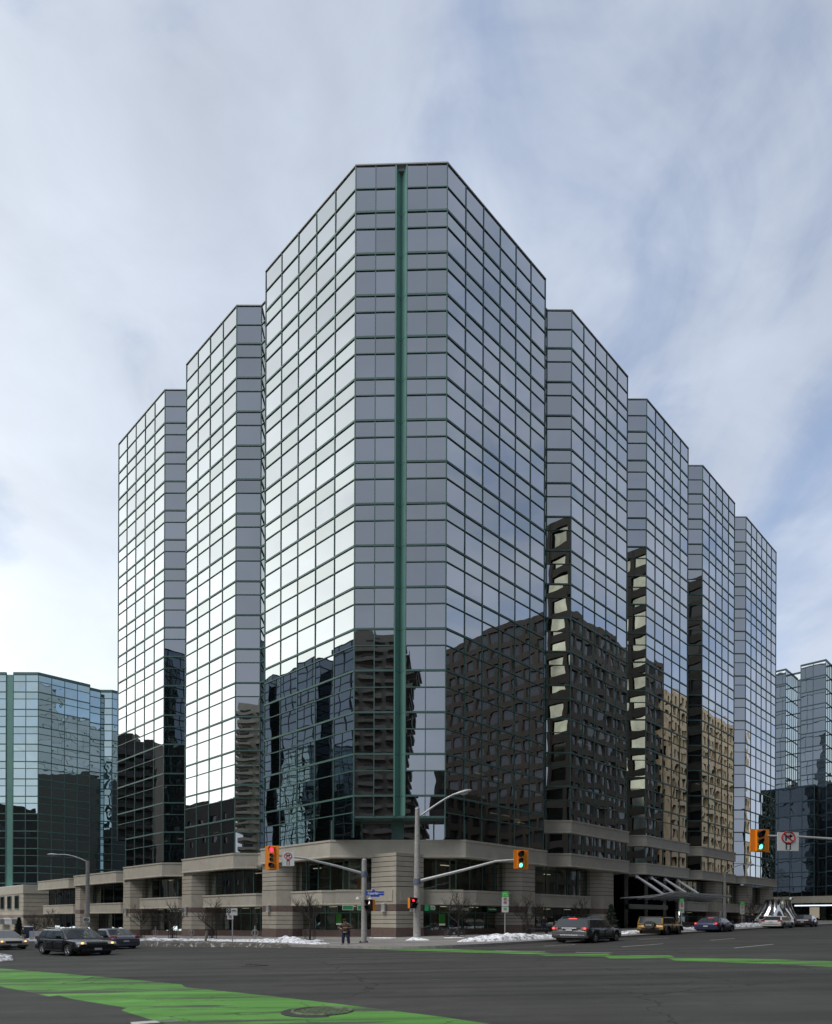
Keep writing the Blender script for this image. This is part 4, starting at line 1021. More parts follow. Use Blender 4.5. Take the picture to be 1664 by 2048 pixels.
    # wheels
    for x in (xr, xf):
        for s_ in (1, -1):
            yo = s_*(hw-.02); g = MB()
            prof = [(wr*.62, -.22), (wr*.93, -.22), (wr, -.17), (wr, -.04), (wr*.93, 0), (wr*.66, .0), (wr*.64, -.03)]
            vs = []
            for i in range(28):
                a = 2*pi*i/28
                for r_, o in prof: vs.append((x+cos(a)*r_, yo+s_*o, wr+sin(a)*r_))
            m_ = len(prof); g.add(vs, [(i*m_+j, ((i+1) % 28)*m_+j, ((i+1) % 28)*m_+j+1, i*m_+j+1) for i in range(28) for j in range(m_-1)], 0, True)
            wh = g.build('wheel', m_tyre, t, recalc=True)
            g = MB(); g.disc((x, yo-s_*.09, wr), wr*.66, (0, s_, 0), 24, 1)
            for q in range(5):
                a = 2*pi*q/5+.3; c_ = Vector((x, yo-s_*.03, wr)); d = Vector((cos(a), 0, sin(a)))
                g.tube([c_+d*wr*.08, c_+d*wr*.63], [wr*.11, wr*.075], 6)
            g.ring((x, yo-s_*.03, wr), wr*.62, .022, (0, 1, 0), 24, 6); g.disc((x, yo-s_*.05, wr), wr*.15, (0, s_, 0), 12, 0, wr*.12, .04)
            g.build('rim', [m_rim, m_black], wh)
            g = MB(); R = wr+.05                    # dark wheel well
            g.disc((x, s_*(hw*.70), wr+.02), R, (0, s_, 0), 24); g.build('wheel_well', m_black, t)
    def patch(nm, x, y0_, y1_, za, zb_, mt, fwd, dep=.07, lean=0):
        """lamp wrapped round a corner; fwd=+1 front"""
        g = MB(); vs = []
        ys = [y0_+(y1_-y0_)*i/4 for i in range(5)]
        for z, ln_ in ((za, 0), (zb_, lean)):
            for y in ys:
                r = abs(y)/hw; xx = x-fwd*(.0+.20*max(0, r-.72)**1.3*3.0)-fwd*ln_
                vs.append((xx, y, z))
        vi = [(v[0]-fwd*dep, v[1]*.99, v[2]) for v in vs]
        k5 = 5; al = vs+vi
        g.add(al, [(j, j+1, k5+j+1, k5+j) for j in range(4)]+[(10+j, 15+j, 16+j, 11+j) for j in range(4)]+[(5+j, 6+j, 16+j, 15+j) for j in range(4)]+[(j, 10+j, 11+j, j+1) for j in range(4)]+[(0, 5, 15, 10), (4, 14, 19, 9)], 0, False)
        return g.build(nm, mt, t, recalc=True)
    zf_, zr2 = spec['hz'], spec['tz']
    for s_ in (1, -1):
        a_, c_ = sorted((s_*hw*.52, s_*hw*.93))
        hd = patch('headlight', hl-.005, a_, c_, zf_-.07, zf_+.07, m_headl, 1, .12, .06)
        if heads: 
            g = MB(); y_ = s_*hw*.70; g.disc((hl-.03, y_, zf_), .06, (1, 0, 0), 12, 0, .055, .03); g.build('bulb', m_amber, hd)
        a_, c_ = sorted((s_*hw*.60, s_*hw*.95))
        tl_ = patch('tail_light', -hl+.02, a_, c_, zr2-.1, zr2+.1, m_tail, -1, .12, .03)
        if tails:
            g = MB(); g.disc((-hl-.0, s_*hw*.8, zr2), .075, (-1, 0, 0), 12, 0, .07, .03); g.build('bulb', m_tailon, tl_)
    if tails:
        g = MB(); g.box((x1-.06, -.2, z1-.03), (x1+.02, .2, z1+.02)); g.build('brake_light', m_tailon, t)
    patch('grille', hl+.012, -hw*.48, hw*.48, zf_-.14, zf_+.04, m_trim, 1, .08, .03)
    g = MB(); g.box((hl-.02, -hw*.45, zf_-.02), (hl+.03, hw*.45, zf_+.01)); g.build('grille_bar', m_chrome, t)
    patch('bumper', hl+.02, -hw*.75, hw*.75, sill+.02, sill+.15, m_trim, 1, .1); patch('bumper', -hl-.03, -hw*.93, hw*.93, sill+.05, sill+.24, spec.get('bump', col), -1, .14)
    patch('bumper_trim', -hl-.045, -hw*.90, hw*.90, sill+.22, sill+.26, m_chrome if spec.get('bchrome') else m_trim, -1, .06)
    for x_, f in ((hl+.035, 1), (-hl-.02, -1)):
        g = MB(); zc_ = sill+.14 if f > 0 else spec.get('pz', zr2-.12); g.box((min(x_, x_+f*.015), -.16, zc_-.06), (max(x_, x_+f*.015), .16, zc_+.06)); g.build('number_plate', m_plate, t)
    if spec.get('rchrome'):
        g = MB(); g.box((-hl-.03, -.38, zr2-.0), (-hl+.03, .38, zr2+.045)); g.build('tailgate_trim', m_chrome, t)
    if rails:
        for s_ in (1, -1):
            g = MB(); y_ = s_*(hy(z1)-.09); zz = max(z1, z2)+.07
            g.tube([(x1+.15, y_, z1), (x1+.3, y_, zz), (0, y_, zz+.03), (x2-.25, y_, zz), (x2-.1, y_, z2)], .022, 6); g.build('roof_rail', m_chrome, t)
    g = MB(); g.tube([(x0+.9, -.25, max(z1, z2)+.02), (x0+.6, -.25, max(z1, z2)+.45)], .006, 5); g.build('antenna', m_trim, t)
    return t
SUV = dict(L=4.6, W=1.86, low=[(-2.3, .62), (-2.26, .98), (-2.1, 1.02), (0, 1.0), (.95, 1.02), (1.9, .92), (2.2, .82), (2.3, .6)], belt=1.0,
           cab=[(-2.22, 1.0), (-1.72, 1.58), (.25, 1.60), (1.15, 1.0)], wh=(-1.36, 1.36, .35), hz=.80, tz=1.02, tum=.28, div=(.3, .62), sill=.30)
XUV = dict(L=5.05, W=1.98, low=[(-2.52, .62), (-2.48, 1.0), (-2.3, 1.06), (0, 1.02), (1.0, 1.05), (2.0, .98), (2.4, .86), (2.52, .6)], belt=1.04,
           cab=[(-2.46, 1.04), (-2.0, 1.66), (.15, 1.69), (1.2, 1.04)], wh=(-1.5, 1.5, .37), hz=.86, tz=.99, tum=.27, div=(.3, .62), sill=.30, rchrome=1, bchrome=1, pz=.88)
SEDAN = dict(L=4.65, W=1.80, low=[(-2.32, .6), (-2.28, .98), (-2.1, 1.0), (-1.4, .98), (0, .92), (1.0, .93), (1.9, .78), (2.2, .68), (2.32, .5)], belt=.93,
             cab=[(-1.85, .95), (-1.0, 1.42), (.2, 1.44), (1.2, .92)], wh=(-1.34, 1.36, .32), hz=.66, tz=.86, tum=.36, div=(.38,), sill=.24, pz=.6)
HATCH = dict(L=4.5, W=1.80, low=[(-2.25, .6), (-2.2, .95), (-2.0, .98), (0, .93), (1.0, .95), (1.9, .8), (2.15, .7), (2.25, .5)], belt=.95,
             cab=[(-2.12, .95), (-1.5, 1.46), (.2, 1.48), (1.15, .93)], wh=(-1.32, 1.34, .32), hz=.68, tz=.92, tum=.32, div=(.3, .62), sill=.25)
JEEP = dict(L=4.4, W=1.80, low=[(-2.2, .62), (-2.19, 1.1), (-2.0, 1.12), (.7, 1.1), (.85, 1.12), (2.0, 1.06), (2.18, 1.04), (2.2, .6)], belt=1.12, boxy=1, taper=.03,
            cab=[(-2.18, 1.12), (-2.06, 1.78), (.45, 1.78), (.75, 1.12)], wh=(-1.35, 1.4, .41), hz=.9, tz=.95, tum=.08, div=(.3, .64), sill=.45, bump=m_trim)
def H(vec): return atan2(vec[1], vec[0])
hL, hR = H(-dL), H(dR)
def gp3(x, y): return (x, y, gz(x))
def carat(px, Y): x = (px-832)/FPX*Y; return (x, Y, gz(x))
car('suv', 'black suv with orange lit headlights driving in from the left past the grey sedan', carat(150, 38.6), hL+.08, SUV, paint('paint_black', (.011, .010, .014), .1, .25), (1.2, 1.24, .90), 'cars in the crossing', 'suv', heads=True, rails=True)
car('sedan', 'tan sedan cut off by the left edge with one lit headlight', carat(2, 50), hL+.05, SEDAN, paint('paint_tan', (.40, .37, .29)), (1.15, 1.2, .95), 'cars in the crossing', heads=True)
car('sedan', 'grey sedan seen from behind, half hidden by the black suv', carat(222, 47.5), hL+pi, SEDAN, paint('paint_grey', (.10, .10, .13)), (1.1, 1.15, .95), 'cars in the crossing')
car('crossover', 'dark grey crossover with lit red tail lights and roof rails beside the snow bank', carat(1176, 45), hR+.12, XUV, paint('paint_graphite', (.055, .055, .058)), (1.14, 1.32, .92), 'cars parked along the right kerb', 'suv', tails=True, rails=True)
jp = car('jeep', 'mustard yellow off-road car with a covered spare wheel on its tailgate', carat(1321, 59), hR+.08, JEEP, paint('paint_mustard', (.30, .17, .022), .2), (1.08, 1.28, .86), 'cars parked along the right kerb', 'off-road car')
b = MB(); b.disc((-2.22, 0, 1.02), .38, (-1, 0, 0), 28, 0, .36, .22); sw = b.build('spare_wheel_cover', mat('vinyl_dark', (.045, .045, .04), .6), jp)
text('cover_lettering', 'Jeep', .24, m_signw, sw, Matrix.Translation((-2.46, 0, 1.02)) @ Matrix(((0, 0, -1), (-1, 0, 0), (0, 1, 0))).to_4x4())
m_soft = mat('soft_top', (.06, .058, .05), .85)
b = MB(); b.box((-2.12, -.78, 1.76), (.5, .78, 1.83)); b.build('soft_top', m_soft, jp)
for s_ in (1, -1):
    for x_ in (-1.35, 1.4):
        b = MB(); pts = [(x_+cos(a)*.52, s_*.93, .42+sin(a)*.50) for a in [pi*q/8 for q in range(9)]]; b.tube(pts, .06, 6); b.build('fender_flare', m_trim, jp)
car('sedan', 'dark blue sedan parked between the mustard off-road car and the white hatchback', carat(1430, 66), hR+.05, SEDAN, paint('paint_navy', (.035, .045, .10)), (1.12, 1.3, .95), 'cars parked along the right kerb', tails=True)
car('hatchback', 'white hatchback with a dark rear window nearest to the silver sculpture', carat(1556, 78), hR, HATCH, paint('paint_white', (.62, .62, .60), 0), (1.1, 1.25, .92), 'cars parked along the right kerb')
wc = carat(1538, 96); car('sedan', 'white sedan far off at the foot of the silver sculpture, behind the hatchback', wc, hR+.9, SEDAN, MATS['paint_white'], (1.1, 1.1, .95), 'cars parked along the right kerb')
dc = carat(1612, 84); car('sedan', 'black sedan far off to the right of the white hatchback', dc, hR+.1, SEDAN, MATS['paint_black'], (1.1, 1.1, 1.0), 'cars parked along the right kerb')

# ================================================================ signals, lamps and signs
m_lensoff = mat('lens_dark', (.012, .008, .006), .25)
m_red = mat('lens_red_lit', (.9, .02, .04), .3, emis=((1, .02, .05), 2.4))
m_grn = mat('lens_green_lit', (.1, .9, .6), .3, emis=((.12, 1, .68), 2.0))
def signal_head(t, c, w_, h_, lens, rz):
    """backplate + housing + visored lenses at c (world-local), facing -Y rotated by rz"""
    Mx = Matrix.Translation(c) @ Matrix.Rotation(rz, 4, 'Z')
    def bx(lo, hi, nm, mt, par):
        b = MB(); b.box(lo, hi, 0, Mx); return b.build(nm, mt, par)
    bp = bx((-w_/2, -.02, -h_/2), (w_/2, .02, h_/2), 'backplate', m_orange, t)
    hs = bx((-w_*.24, -.14, -h_*.46), (w_*.24, .16, h_*.46), 'housing', m_orange, t)
    for x, z, r, mt in lens:
        b = MB(); b.disc(Mx @ Vector((x, -.15, z)), r, Mx.to_3x3() @ Vector((0, -1, 0)), 20, 0, r*.9, .02); ln_ = b.build('lens', mt, hs)
        b = MB(); vs = []; nn = 14
        for i in range(nn+1):
            a = radians(-38)+radians(256)*i/nn
            for yy, rr_ in ((-.14, r*1.1), (-.14-r*1.7*(.35+.65*max(0, sin(a))), r*1.12)): vs.append(Mx @ Vector((x+cos(a)*rr_, yy, z+sin(a)*rr_)))
        b.add(vs, [(2*i, 2*i+2, 2*i+3, 2*i+1) for i in range(nn)], 0, True)
        o = b.build('visor', m_black, hs); so = o.modifiers.new('s', 'SOLIDIFY'); so.thickness = .015
def ped_head(t, c, rz, hand):
    Mx = Matrix.Translation(c) @ Matrix.Rotation(rz, 4, 'Z')
    b = MB(); b.box((-.28, 0, -.38), (.28, .26, .38), 0, Mx); b.box((-.3, -.02, -.4), (.3, 0, .4), 1, Mx); hs = b.build('pedestrian_signal', [m_orange, m_black], t)
    for k, z in enumerate((.19, -.19)):
        b = MB(); b.box((-.24, -.035, z-.15), (.24, -.022, z+.15), 0, Mx); b.build('screen', m_lensoff, hs)
        b = MB(); s_ = 1 if hand else -1
        # slanted visor plates
        v = [Mx @ Vector(p) for p in ((-.27, -.02, z+.17), (.27, -.02, z+.17), (.27, -.30, z+.17), (-.27, -.30, z+.17))]; v2 = [p-Mx.to_3x3() @ Vector((0, 0, .015)) for p in v]
        b.add(v+v2, [(0, 1, 2, 3), (7, 6, 5, 4), (3, 2, 6, 7), (0, 3, 7, 4), (1, 5, 6, 2)])
        for xx in (-.27, .26):
            v = [Mx @ Vector(p) for p in ((xx, -.02, z+.17), (xx, -.30, z+.17), (xx, -.02, z-.15))]; v2 = [p+Mx.to_3x3() @ Vector((.012, 0, 0)) for p in v]
            b.add(v+v2, [(0, 1, 2), (5, 4, 3), (0, 3, 4, 1), (1, 4, 5, 2)])
        vz = b.build('visor', [m_black], hs)
    sym = MB()
    if hand:
        sym.box((-.07, -.045, .11), (.07, -.036, .2), 0, Mx)
        for q in range(4): sym.box((-.07+q*.037, -.045, .2), (-.043+q*.037, -.036, .28-abs(q-1.5)*.015), 0, Mx)
        sym.box((.07, -.045, .13), (.12, -.036, .16), 0, Mx); mt = m_red
    else:
        sym.disc(Mx @ Vector((.02, -.036, .28)), .025, Mx.to_3x3() @ Vector((0, -1, 0)), 10, 0, .025, .008)
        for a_, c_ in (((.02, .25), (0, .18)), ((0, .18), (.05, .09)), ((0, .18), (-.04, .14)), ((-.04, .14), (-.07, .08)), ((.015, .23), (.07, .19)), ((.015, .23), (-.05, .2))):
            sym.tube([Mx @ Vector((a_[0], -.04, a_[1])), Mx @ Vector((c_[0], -.04, c_[1]))], .014, 5)
        mt = mat('walk_symbol_lit', (.8, .8, .75), .4, emis=((1, 1, .95), .9))
    sym.build('symbol', mt, hs)
def no_turn_sign(t, c, w_, h_, rz=0, red=True):
    Mx = Matrix.Translation(c) @ Matrix.Rotation(rz, 4, 'Z'); D_ = Mx.to_3x3() @ Vector((0, -1, 0))
    b = MB(); b.box((-w_/2, -.012, -h_/2), (w_/2, .012, h_/2), 0, Mx); sg = b.build('turn_sign', m_signw, t)
    b = MB(); cz = h_*.22; r = w_*.30
    b.ring(Mx @ Vector((0, -.02, cz)), r, w_*.032, D_, 28, 6, 0, (1, .82)); 
    b.tube([Mx @ Vector((-r*.7, -.026, cz+r*.55)), Mx @ Vector((r*.7, -.026, cz-r*.55))], w_*.028, 6); b.build('prohibition_ring', m_signr, sg)
    b = MB(); b.box((-w_*.14, -.02, cz-r*.5), (-w_*.07, -.013, cz+r*.2), 0, Mx); b.box((-w_*.14, -.02, cz+r*.08), (w_*.08, -.013, cz+r*.30), 0, Mx)
    v = [Mx @ Vector(p) for p in ((w_*.07, -.02, cz+r*.5), (w_*.07, -.02, cz-r*.12), (w_*.22, -.02, cz+r*.19))]; b.add(v, [(0, 1, 2), (2, 1, 0)]); b.build('turn_arrow', m_signb, sg)
    b = MB(); b.box((-w_*.12, -.02, -h_*.44), (w_*.12, -.013, -h_*.04), 0, Mx); b.build('signal_symbol', m_signb, sg)
    b = MB()
    for q, mt in enumerate((1, 0, 0)):
        b.disc(Mx @ Vector((0, -.02, -h_*.11-q*h_*.125)), w_*.07, D_, 14, mt, w_*.07, .006)
    b.build('signal_symbol_lights', [m_signw, m_signr], sg)
def frust(b, p, q, r0, r1, n=16, mi=0): b.tube([p, q], [r0, r1], n, mi)
def post_base(t, r):
    b = MB(); b.box((-r*1.8, -r*1.8, -.05), (r*1.8, r*1.8, .04))
    for a in range(4): b.disc((cos(a*pi/2+.78)*r*1.9, sin(a*pi/2+.78)*r*1.9, .03), .04, (0, 0, 1), 8, 0, .04, .07)
    b.build('base_plate', m_trim, t)
def zs(px, Y): return gz((px-832)/FPX*Y)
# pole on the left of the corner: mast arm to the left with red light
Y1 = 46.6; x1_ = (728-832)/FPX*Y1; z1_ = gz(x1_)+.15
def hpx(py, Y, zb): return EYE+(HORY-py)/FPX*Y-zb      # height above base of a photo row at depth Y
t = thing('traffic_signal_pole', 'galvanised signal pole with a long left arm holding the red light, street name blade below', 'traffic signal', (x1_, Y1, z1_))
ht = hpx(1720, Y1, z1_)
b = MB(); b.tube([(0, 0, 0), (0, 0, ht)], [.19, .165], 18); b.build('pole', m_polec, t); b = MB(); b.disc((0, 0, ht), .18, (0, 0, 1), 16, 0, .1, .07); b.build('pole_cap', m_galv, t)
post_base(t, .17)
def loc_(px, py, Y, bx, by, bz): return Vector(((px-832)/FPX*Y-bx, Y-by, EYE+(HORY-py)/FPX*Y-bz))
aS = loc_(728, 1748, Y1, x1_, Y1, z1_); aE = loc_(556, 1711, Y1-1.2, x1_, Y1, z1_)
b = MB(); b.tube([aS, aS.lerp(aE, .33)+Vector((0, 0, .12)), aS.lerp(aE, .7)+Vector((0, 0, .16)), aE+Vector((-.3, 0, 0))], [.1, .085, .07, .055], 12); b.build('mast_arm', m_galv, t)
b = MB(); b.tube([aS+Vector((0, 0, -.16)), aS+Vector((0, 0, .16))], .22, 16); b.build('arm_clamp', mat('clamp_blue_grey', (.16, .19, .26), .5, .4), t)
sg = thing('traffic_signal', 'tall orange four-lens traffic light showing red on the left mast arm', 'traffic light', (x1_, Y1, z1_))
c = loc_(543.5, 1717, Y1-1.25, x1_, Y1, z1_)
signal_head(sg, c, 1.0, 1.62, [(.06, .55, .17, m_red), (.06, .14, .12, m_lensoff), (.06, -.14, .12, m_lensoff), (.06, -.52, .17, m_lensoff)], radians(-14))
no_turn_sign(t, loc_(576, 1719, Y1-1.3, x1_, Y1, z1_), .84, .92, radians(-8))
ped_head(t, loc_(739, 1811, Y1-.35, x1_, Y1, z1_), radians(-40), False)
c = loc_(750, 1787, Y1-.2, x1_, Y1, z1_)
b = MB(); b.box((c.x-.62, c.y-.015, c.z-.14), (c.x+.62, c.y+.015, c.z+.14)); b.box((c.x-.3, c.y-.016, c.z-.24), (c.x+.3, c.y+.016, c.z-.12)); b.disc((c.x-.1, c.y+.01, c.z+.17), .1, (0, -1, 0), 12, 0, .1, .02); sb = b.build('street_name_sign', m_blue, t)
FM = Matrix(((1, 0, 0), (0, 0, -1), (0, 1, 0))).to_4x4()
m_wtx = mat('sign_lettering', (.8, .82, .85), .5)
text('street_lettering', 'Laurier', .24, m_wtx, sb, Matrix.Translation((c.x-.1, c.y-.02, c.z)) @ FM, bold=.006)
text('street_lettering', 'av', .12, m_wtx, sb, Matrix.Translation((c.x-.5, c.y-.02, c.z)) @ FM); text('street_lettering', 'Ave W', .12, m_wtx, sb, Matrix.Translation((c.x+.44, c.y-.02, c.z)) @ FM)
for s_ in (-1, 1):
    b = MB(); p = Vector((s_*.42, -.1, c.z-.32)); b.tube([(0, 0, c.z-.25), (s_*.3, -.05, c.z-.22)], .03, 6); b.tube([p+Vector((0, 0, .1)), p-Vector((0, 0, .08))], [.05, .15], 12); b.build('camera_housing', m_signw, t)
# pole right of the corner: lamp column with arm to the right
Y2 = 50.4; x2_ = (834-832)/FPX*Y2; z2_ = gz(x2_)+.15
t = thing('street_lamp', 'tall concrete lamp column with a curved lamp arm and a mast arm reaching right', 'street lamp', (x2_, Y2, z2_))
ht = hpx(1619, Y2, z2_)
b = MB(); b.tube([(0, 0, 0), (0, 0, ht*.45), (0, 0, ht)], [.28, .235, .16], 20); b.build('pole', m_polec, t); b = MB(); b.disc((0, 0, ht), .18, (0, 0, 1), 16, 0, .16, .12); b.build('pole_cap', m_galv, t)
def lamp_head(t, tip, d, s=1.0):
    """cobra head pointing along d"""
    d = Vector(d).normalized(); sd_ = Vector((-d.y, d.x, 0)).normalized(); b = MB(); vs = []; prof = [(-.15, .06, .05), (.1, .09, .08), (.35, .17, .12), (.7, .21, .14), (.95, .16, .10), (1.08, .05, .03)]
    k = 14
    for x, w_, h_ in prof:
        for j in range(k):
            a = 2*pi*j/k; vs.append(tip+d*x*s+sd_*cos(a)*w_*s+Vector((0, 0, 1))*(sin(a)*h_*s*(1.0 if sin(a) > 0 else .55)))
    b.add(vs, [(i*k+j, i*k+(j+1) % k, (i+1)*k+(j+1) % k, (i+1)*k+j) for i in range(len(prof)-1) for j in range(k)], 0, True)
    b.add(vs[:k], [tuple(range(k))]); b.add(vs[-k:], [tuple(range(k))[::-1]])
    hd = b.build('lamp_head', m_galv, t, recalc=True)
    b = MB(); vs = []
    for q in range(5):
        f = q/4
        for j in range(k):
            a = 2*pi*j/k; vs.append(tip+d*(.66+cos(a)*.26*cos(f*1.45))*s+sd_*sin(a)*.15*cos(f*1.45)*s-Vector((0, 0, (.06+.11*sin(f*1.5))*s)))
    b.add(vs, [(i*k+j, i*k+(j+1) % k, (i+1)*k+(j+1) % k, (i+1)*k+j) for i in range(4) for j in range(k)], 0, True); b.build('lens', mat('lamp_lens', (.4, .42, .42), .25), hd)
def lamp_arm(t, a, m_, e, s=1.0):
    b = MB(); pts = [a*(1-q)**2+m_*2*q*(1-q)+e*q*q for q in [i/8 for i in range(9)]]; b.tube(pts, [.06*s]*9, 10); b.build('lamp_arm', m_galv, t)
    lamp_head(t, e, (e-pts[-3]).normalized()*Vector((1, 1, .5)), s)
a = loc_(840, 1632, Y2, x2_, Y2, z2_); e = loc_(907, 1589, Y2, x2_, Y2, z2_); lamp_arm(t, a, loc_(885, 1598, Y2, x2_, Y2, z2_), e, 1.25)
aS = loc_(834, 1763, Y2, x2_, Y2, z2_); aE = loc_(1030, 1718, Y2-1.5, x2_, Y2, z2_)
b = MB(); b.tube([aS, aS.lerp(aE, .5)+Vector((0, 0, .08)), aS.lerp(aE, .8)+Vector((0, 0, .18)), aE+Vector((.2, 0, .0))], [.12, .1, .08, .06], 12); b.build('mast_arm', m_galv, t)
b = MB(); b.tube([aS+Vector((0, 0, -.2)), aS+Vector((0, 0, .2))], .29, 16); b.build('arm_clamp', MATS['clamp_blue_grey'], t)
ped_head(t, loc_(826, 1806, Y2-.55, x2_, Y2, z2_), radians(40), True)
sg = thing('traffic_signal', 'orange traffic light showing green at the tip of the mid-picture right mast arm', 'traffic light', (x2_, Y2, z2_))
signal_head(sg, loc_(1041.5, 1718, Y2-1.55, x2_, Y2, z2_), 1.1, 1.36, [(-.08, .36, .2, m_lensoff), (-.08, -.08, .15, m_lensoff), (-.08, -.42, .15, m_grn)], radians(14))
# far right signal hanging from a pole outside the frame
Y3 = 31.0; bx = 22.0; bz = gz(bx)+.15
t = thing('traffic_signal_pole', 'signal arm entering from the right edge with a no turn sign', 'traffic signal', (bx, Y3, bz))
b = MB(); b.tube([(0, 0, 0), (0, 0, 6.4)], [.2, .16], 16); b.build('pole', m_polec, t)
aE = loc_(1540, 1669, Y3, bx, Y3, bz); aM = loc_(1664, 1675, Y3, bx, Y3, bz)
b = MB(); b.tube([(0, 0, aM.z-.3), aM, aM.lerp(aE, .5)+Vector((0, 0, .02)), aE-Vector((.3, 0, 0))], [.1, .06, .055, .05], 12); b.build('mast_arm', m_galv, t)
no_turn_sign(t, loc_(1575.5, 1680.5, Y3-.1, bx, Y3, bz), 1.05, .84, radians(8))
sg = thing('traffic_signal', 'large orange traffic light showing green near the right edge', 'traffic light', (bx, Y3, bz))
signal_head(sg, loc_(1518.5, 1679, Y3-.1, bx, Y3, bz), .98, 1.03, [(-.07, .27, .15, m_lensoff), (-.07, -.05, .115, m_lensoff), (-.07, -.28, .115, m_grn)], radians(12))
# two more lamp columns
def lamp_col(px, pyt, Y, dirx, label, tip):
    x = (px-832)/FPX*Y; z = gz(x)+.1; t = thing('street_lamp', label, 'street lamp', (x, Y, z)); h_ = hpx(pyt, Y, z)
    b = MB(); b.tube([(0, 0, 0), (0, 0, h_)], [.26, .2], 16); b.build('pole', m_polec, t)
    a = Vector((0, 0, h_-.15)); e = loc_(tip[0], tip[1], Y, x, Y, z); lamp_arm(t, a, Vector((e.x*.55, 0, e.z+.15)), e, 1.2 if dirx < 0 else 1.1)
    return t
lp = lamp_col(175, 1724, 80, -1, 'concrete street lamp on the left with its arm reaching left over the black suv', (116, 1712))
b = MB(); b.box((-.5, -.26, .0), (.5, -.24, .62)); 
o = MB(); o.box((-.42, -.30, 1.9), (.42, -.28, 2.5)); so = o.build('parking_sign', m_signw, lp)
o = MB(); o.ring((0, -.31, 2.2), .2, .035, (0, -1, 0), 20, 6, 0, (1.3, .8)); o.box((-.12, -.32, 2.15), (.12, -.305, 2.25)); o.build('sign_symbol', m_signb, so)
lamp_col(1449, 1742, 97, 1, 'street lamp standing before the far end of the podium, arm reaching right', (1492, 1727))
# plain sign posts
def disc_symbol(t, c, r, mt, inner=True, par=None):
    b = MB(); b.ring(c, r, r*.17, (0, -1, 0), 22, 6, 0, (1.25, .8)); b.build('sign_symbol', mt, par)
    if inner:
        b = MB(); cc_ = Vector(c); b.box((c[0]-r*.55, c[1]-.012, c[2]-r*.28), (c[0]+r*.45, c[1]-.002, c[2]+r*.15)); b.build('sign_symbol', m_signb, par)
Ys = 52.5; xs_ = (465-832)/FPX*Ys; zs_ = gz(xs_)+.15
t = thing('sign_post', 'post with the wide cycle lane sign and a small parking sign on the left pavement', 'road sign', (xs_, Ys, zs_))
h_ = hpx(1818, Ys, zs_); b = MB(); b.tube([(0, 0, 0), (0, 0, h_)], .045, 8); b.build('pole', m_galv, t)
zA, zB, zC = hpx(1818, Ys, zs_), hpx(1832, Ys, zs_), hpx(1840, Ys, zs_); k_ = Ys/FPX
b = MB(); b.box((-11.5*k_, -.07, zB), (10*k_, -.05, zA)); sn = b.build('lane_sign', m_signw, t)
b = MB(); xa, xb = -11*k_, -3*k_; zm = zA-(zA-zB)*.64; b.box((xa, -.08, zm), (xb, -.07, zA-.02)); b.build('sign_symbol', m_signb, sn)
b = MB(); b.ring(((xa+xb)/2, -.085, (zA+zm)/2), .1, .02, (0, -1, 0), 4, 6, 0, (1, 1)); b.build('sign_symbol', m_signw, sn)
b = MB(); b.tube([(xa+.22, -.08, zm-.04), (xa+.1, -.08, zm-.13)], [.015, .045], 6); b.build('sign_symbol', m_signb, sn)
b = MB(); cx_, cz_ = 3.5*k_, (zA+zB)/2+.06
for d_ in (-.11, .11): b.ring((cx_+d_, -.08, cz_), .065, .01, (0, -1, 0), 16, 5)
b.tube([(cx_-.11, -.08, cz_), (cx_-.03, -.08, cz_+.1), (cx_+.08, -.08, cz_+.09), (cx_+.11, -.08, cz_)], .01, 5); b.tube([(cx_-.03, -.08, cz_+.1), (cx_, -.08, cz_), (cx_+.08, -.08, cz_+.09)], .01, 5); b.build('sign_symbol', m_signb, sn)
b = MB(); b.box((-10*k_, -.07, zC), (2*k_, -.05, zB-.02)); sn = b.build('parking_sign', m_signw, t); disc_symbol(t, (-4*k_, -.085, (zB+zC)/2+.03), .09, m_signr, True, sn)
def park_post(px, Y, ytop, ybot, wpx, label):
    x = (px-832)/FPX*Y; z = gz(x)+.15; k_ = Y/FPX; t = thing('sign_post', label, 'road sign', (x, Y, z), group='parking sign posts with a green panel')
    za, zb_ = hpx(ytop, Y, z), hpx(ybot, Y, z); b = MB(); b.tube([(0, 0, 0), (0, 0, za)], .05, 8); b.build('pole', m_galv, t); hh = za-zb_; w_ = wpx*k_/2
    rows = [(0, .26, m_signg), (.27, .43, m_signw), (.44, .72, m_signw), (.74, 1, m_signw)]
    for i, (u, v_, mt) in enumerate(rows):
        b = MB(); b.box((-w_, -.08, za-hh*v_), (w_, -.06, za-hh*u-.015)); sn = b.build('parking_sign', mt, t)
        if i: 
            zc_ = za-hh*(u+.09); disc_symbol(t, (0, -.09, zc_), min(.11, w_*.5), m_signr if i < 3 else m_signg, True, sn)
        else:
            b = MB(); b.box((-w_*.7, -.088, za-hh*.12), (w_*.5, -.081, za-hh*.09)); b.box((-w_*.7, -.088, za-hh*.2), (-w_*.3, -.081, za-hh*.17)); b.box((w_*.2, -.088, za-hh*.2), (w_*.7, -.081, za-hh*.17)); b.build('sign_symbol', m_signw, sn)
park_post(1010, 58, 1782, 1824, 13.5, 'green topped parking sign post rising from the large snow bank')
park_post(1363, 76, 1795, 1824, 9, 'green topped parking sign post by the entrance canopy')
park_post(1484, 92, 1801, 1826, 8.5, 'green topped parking sign post near the end of the podium')

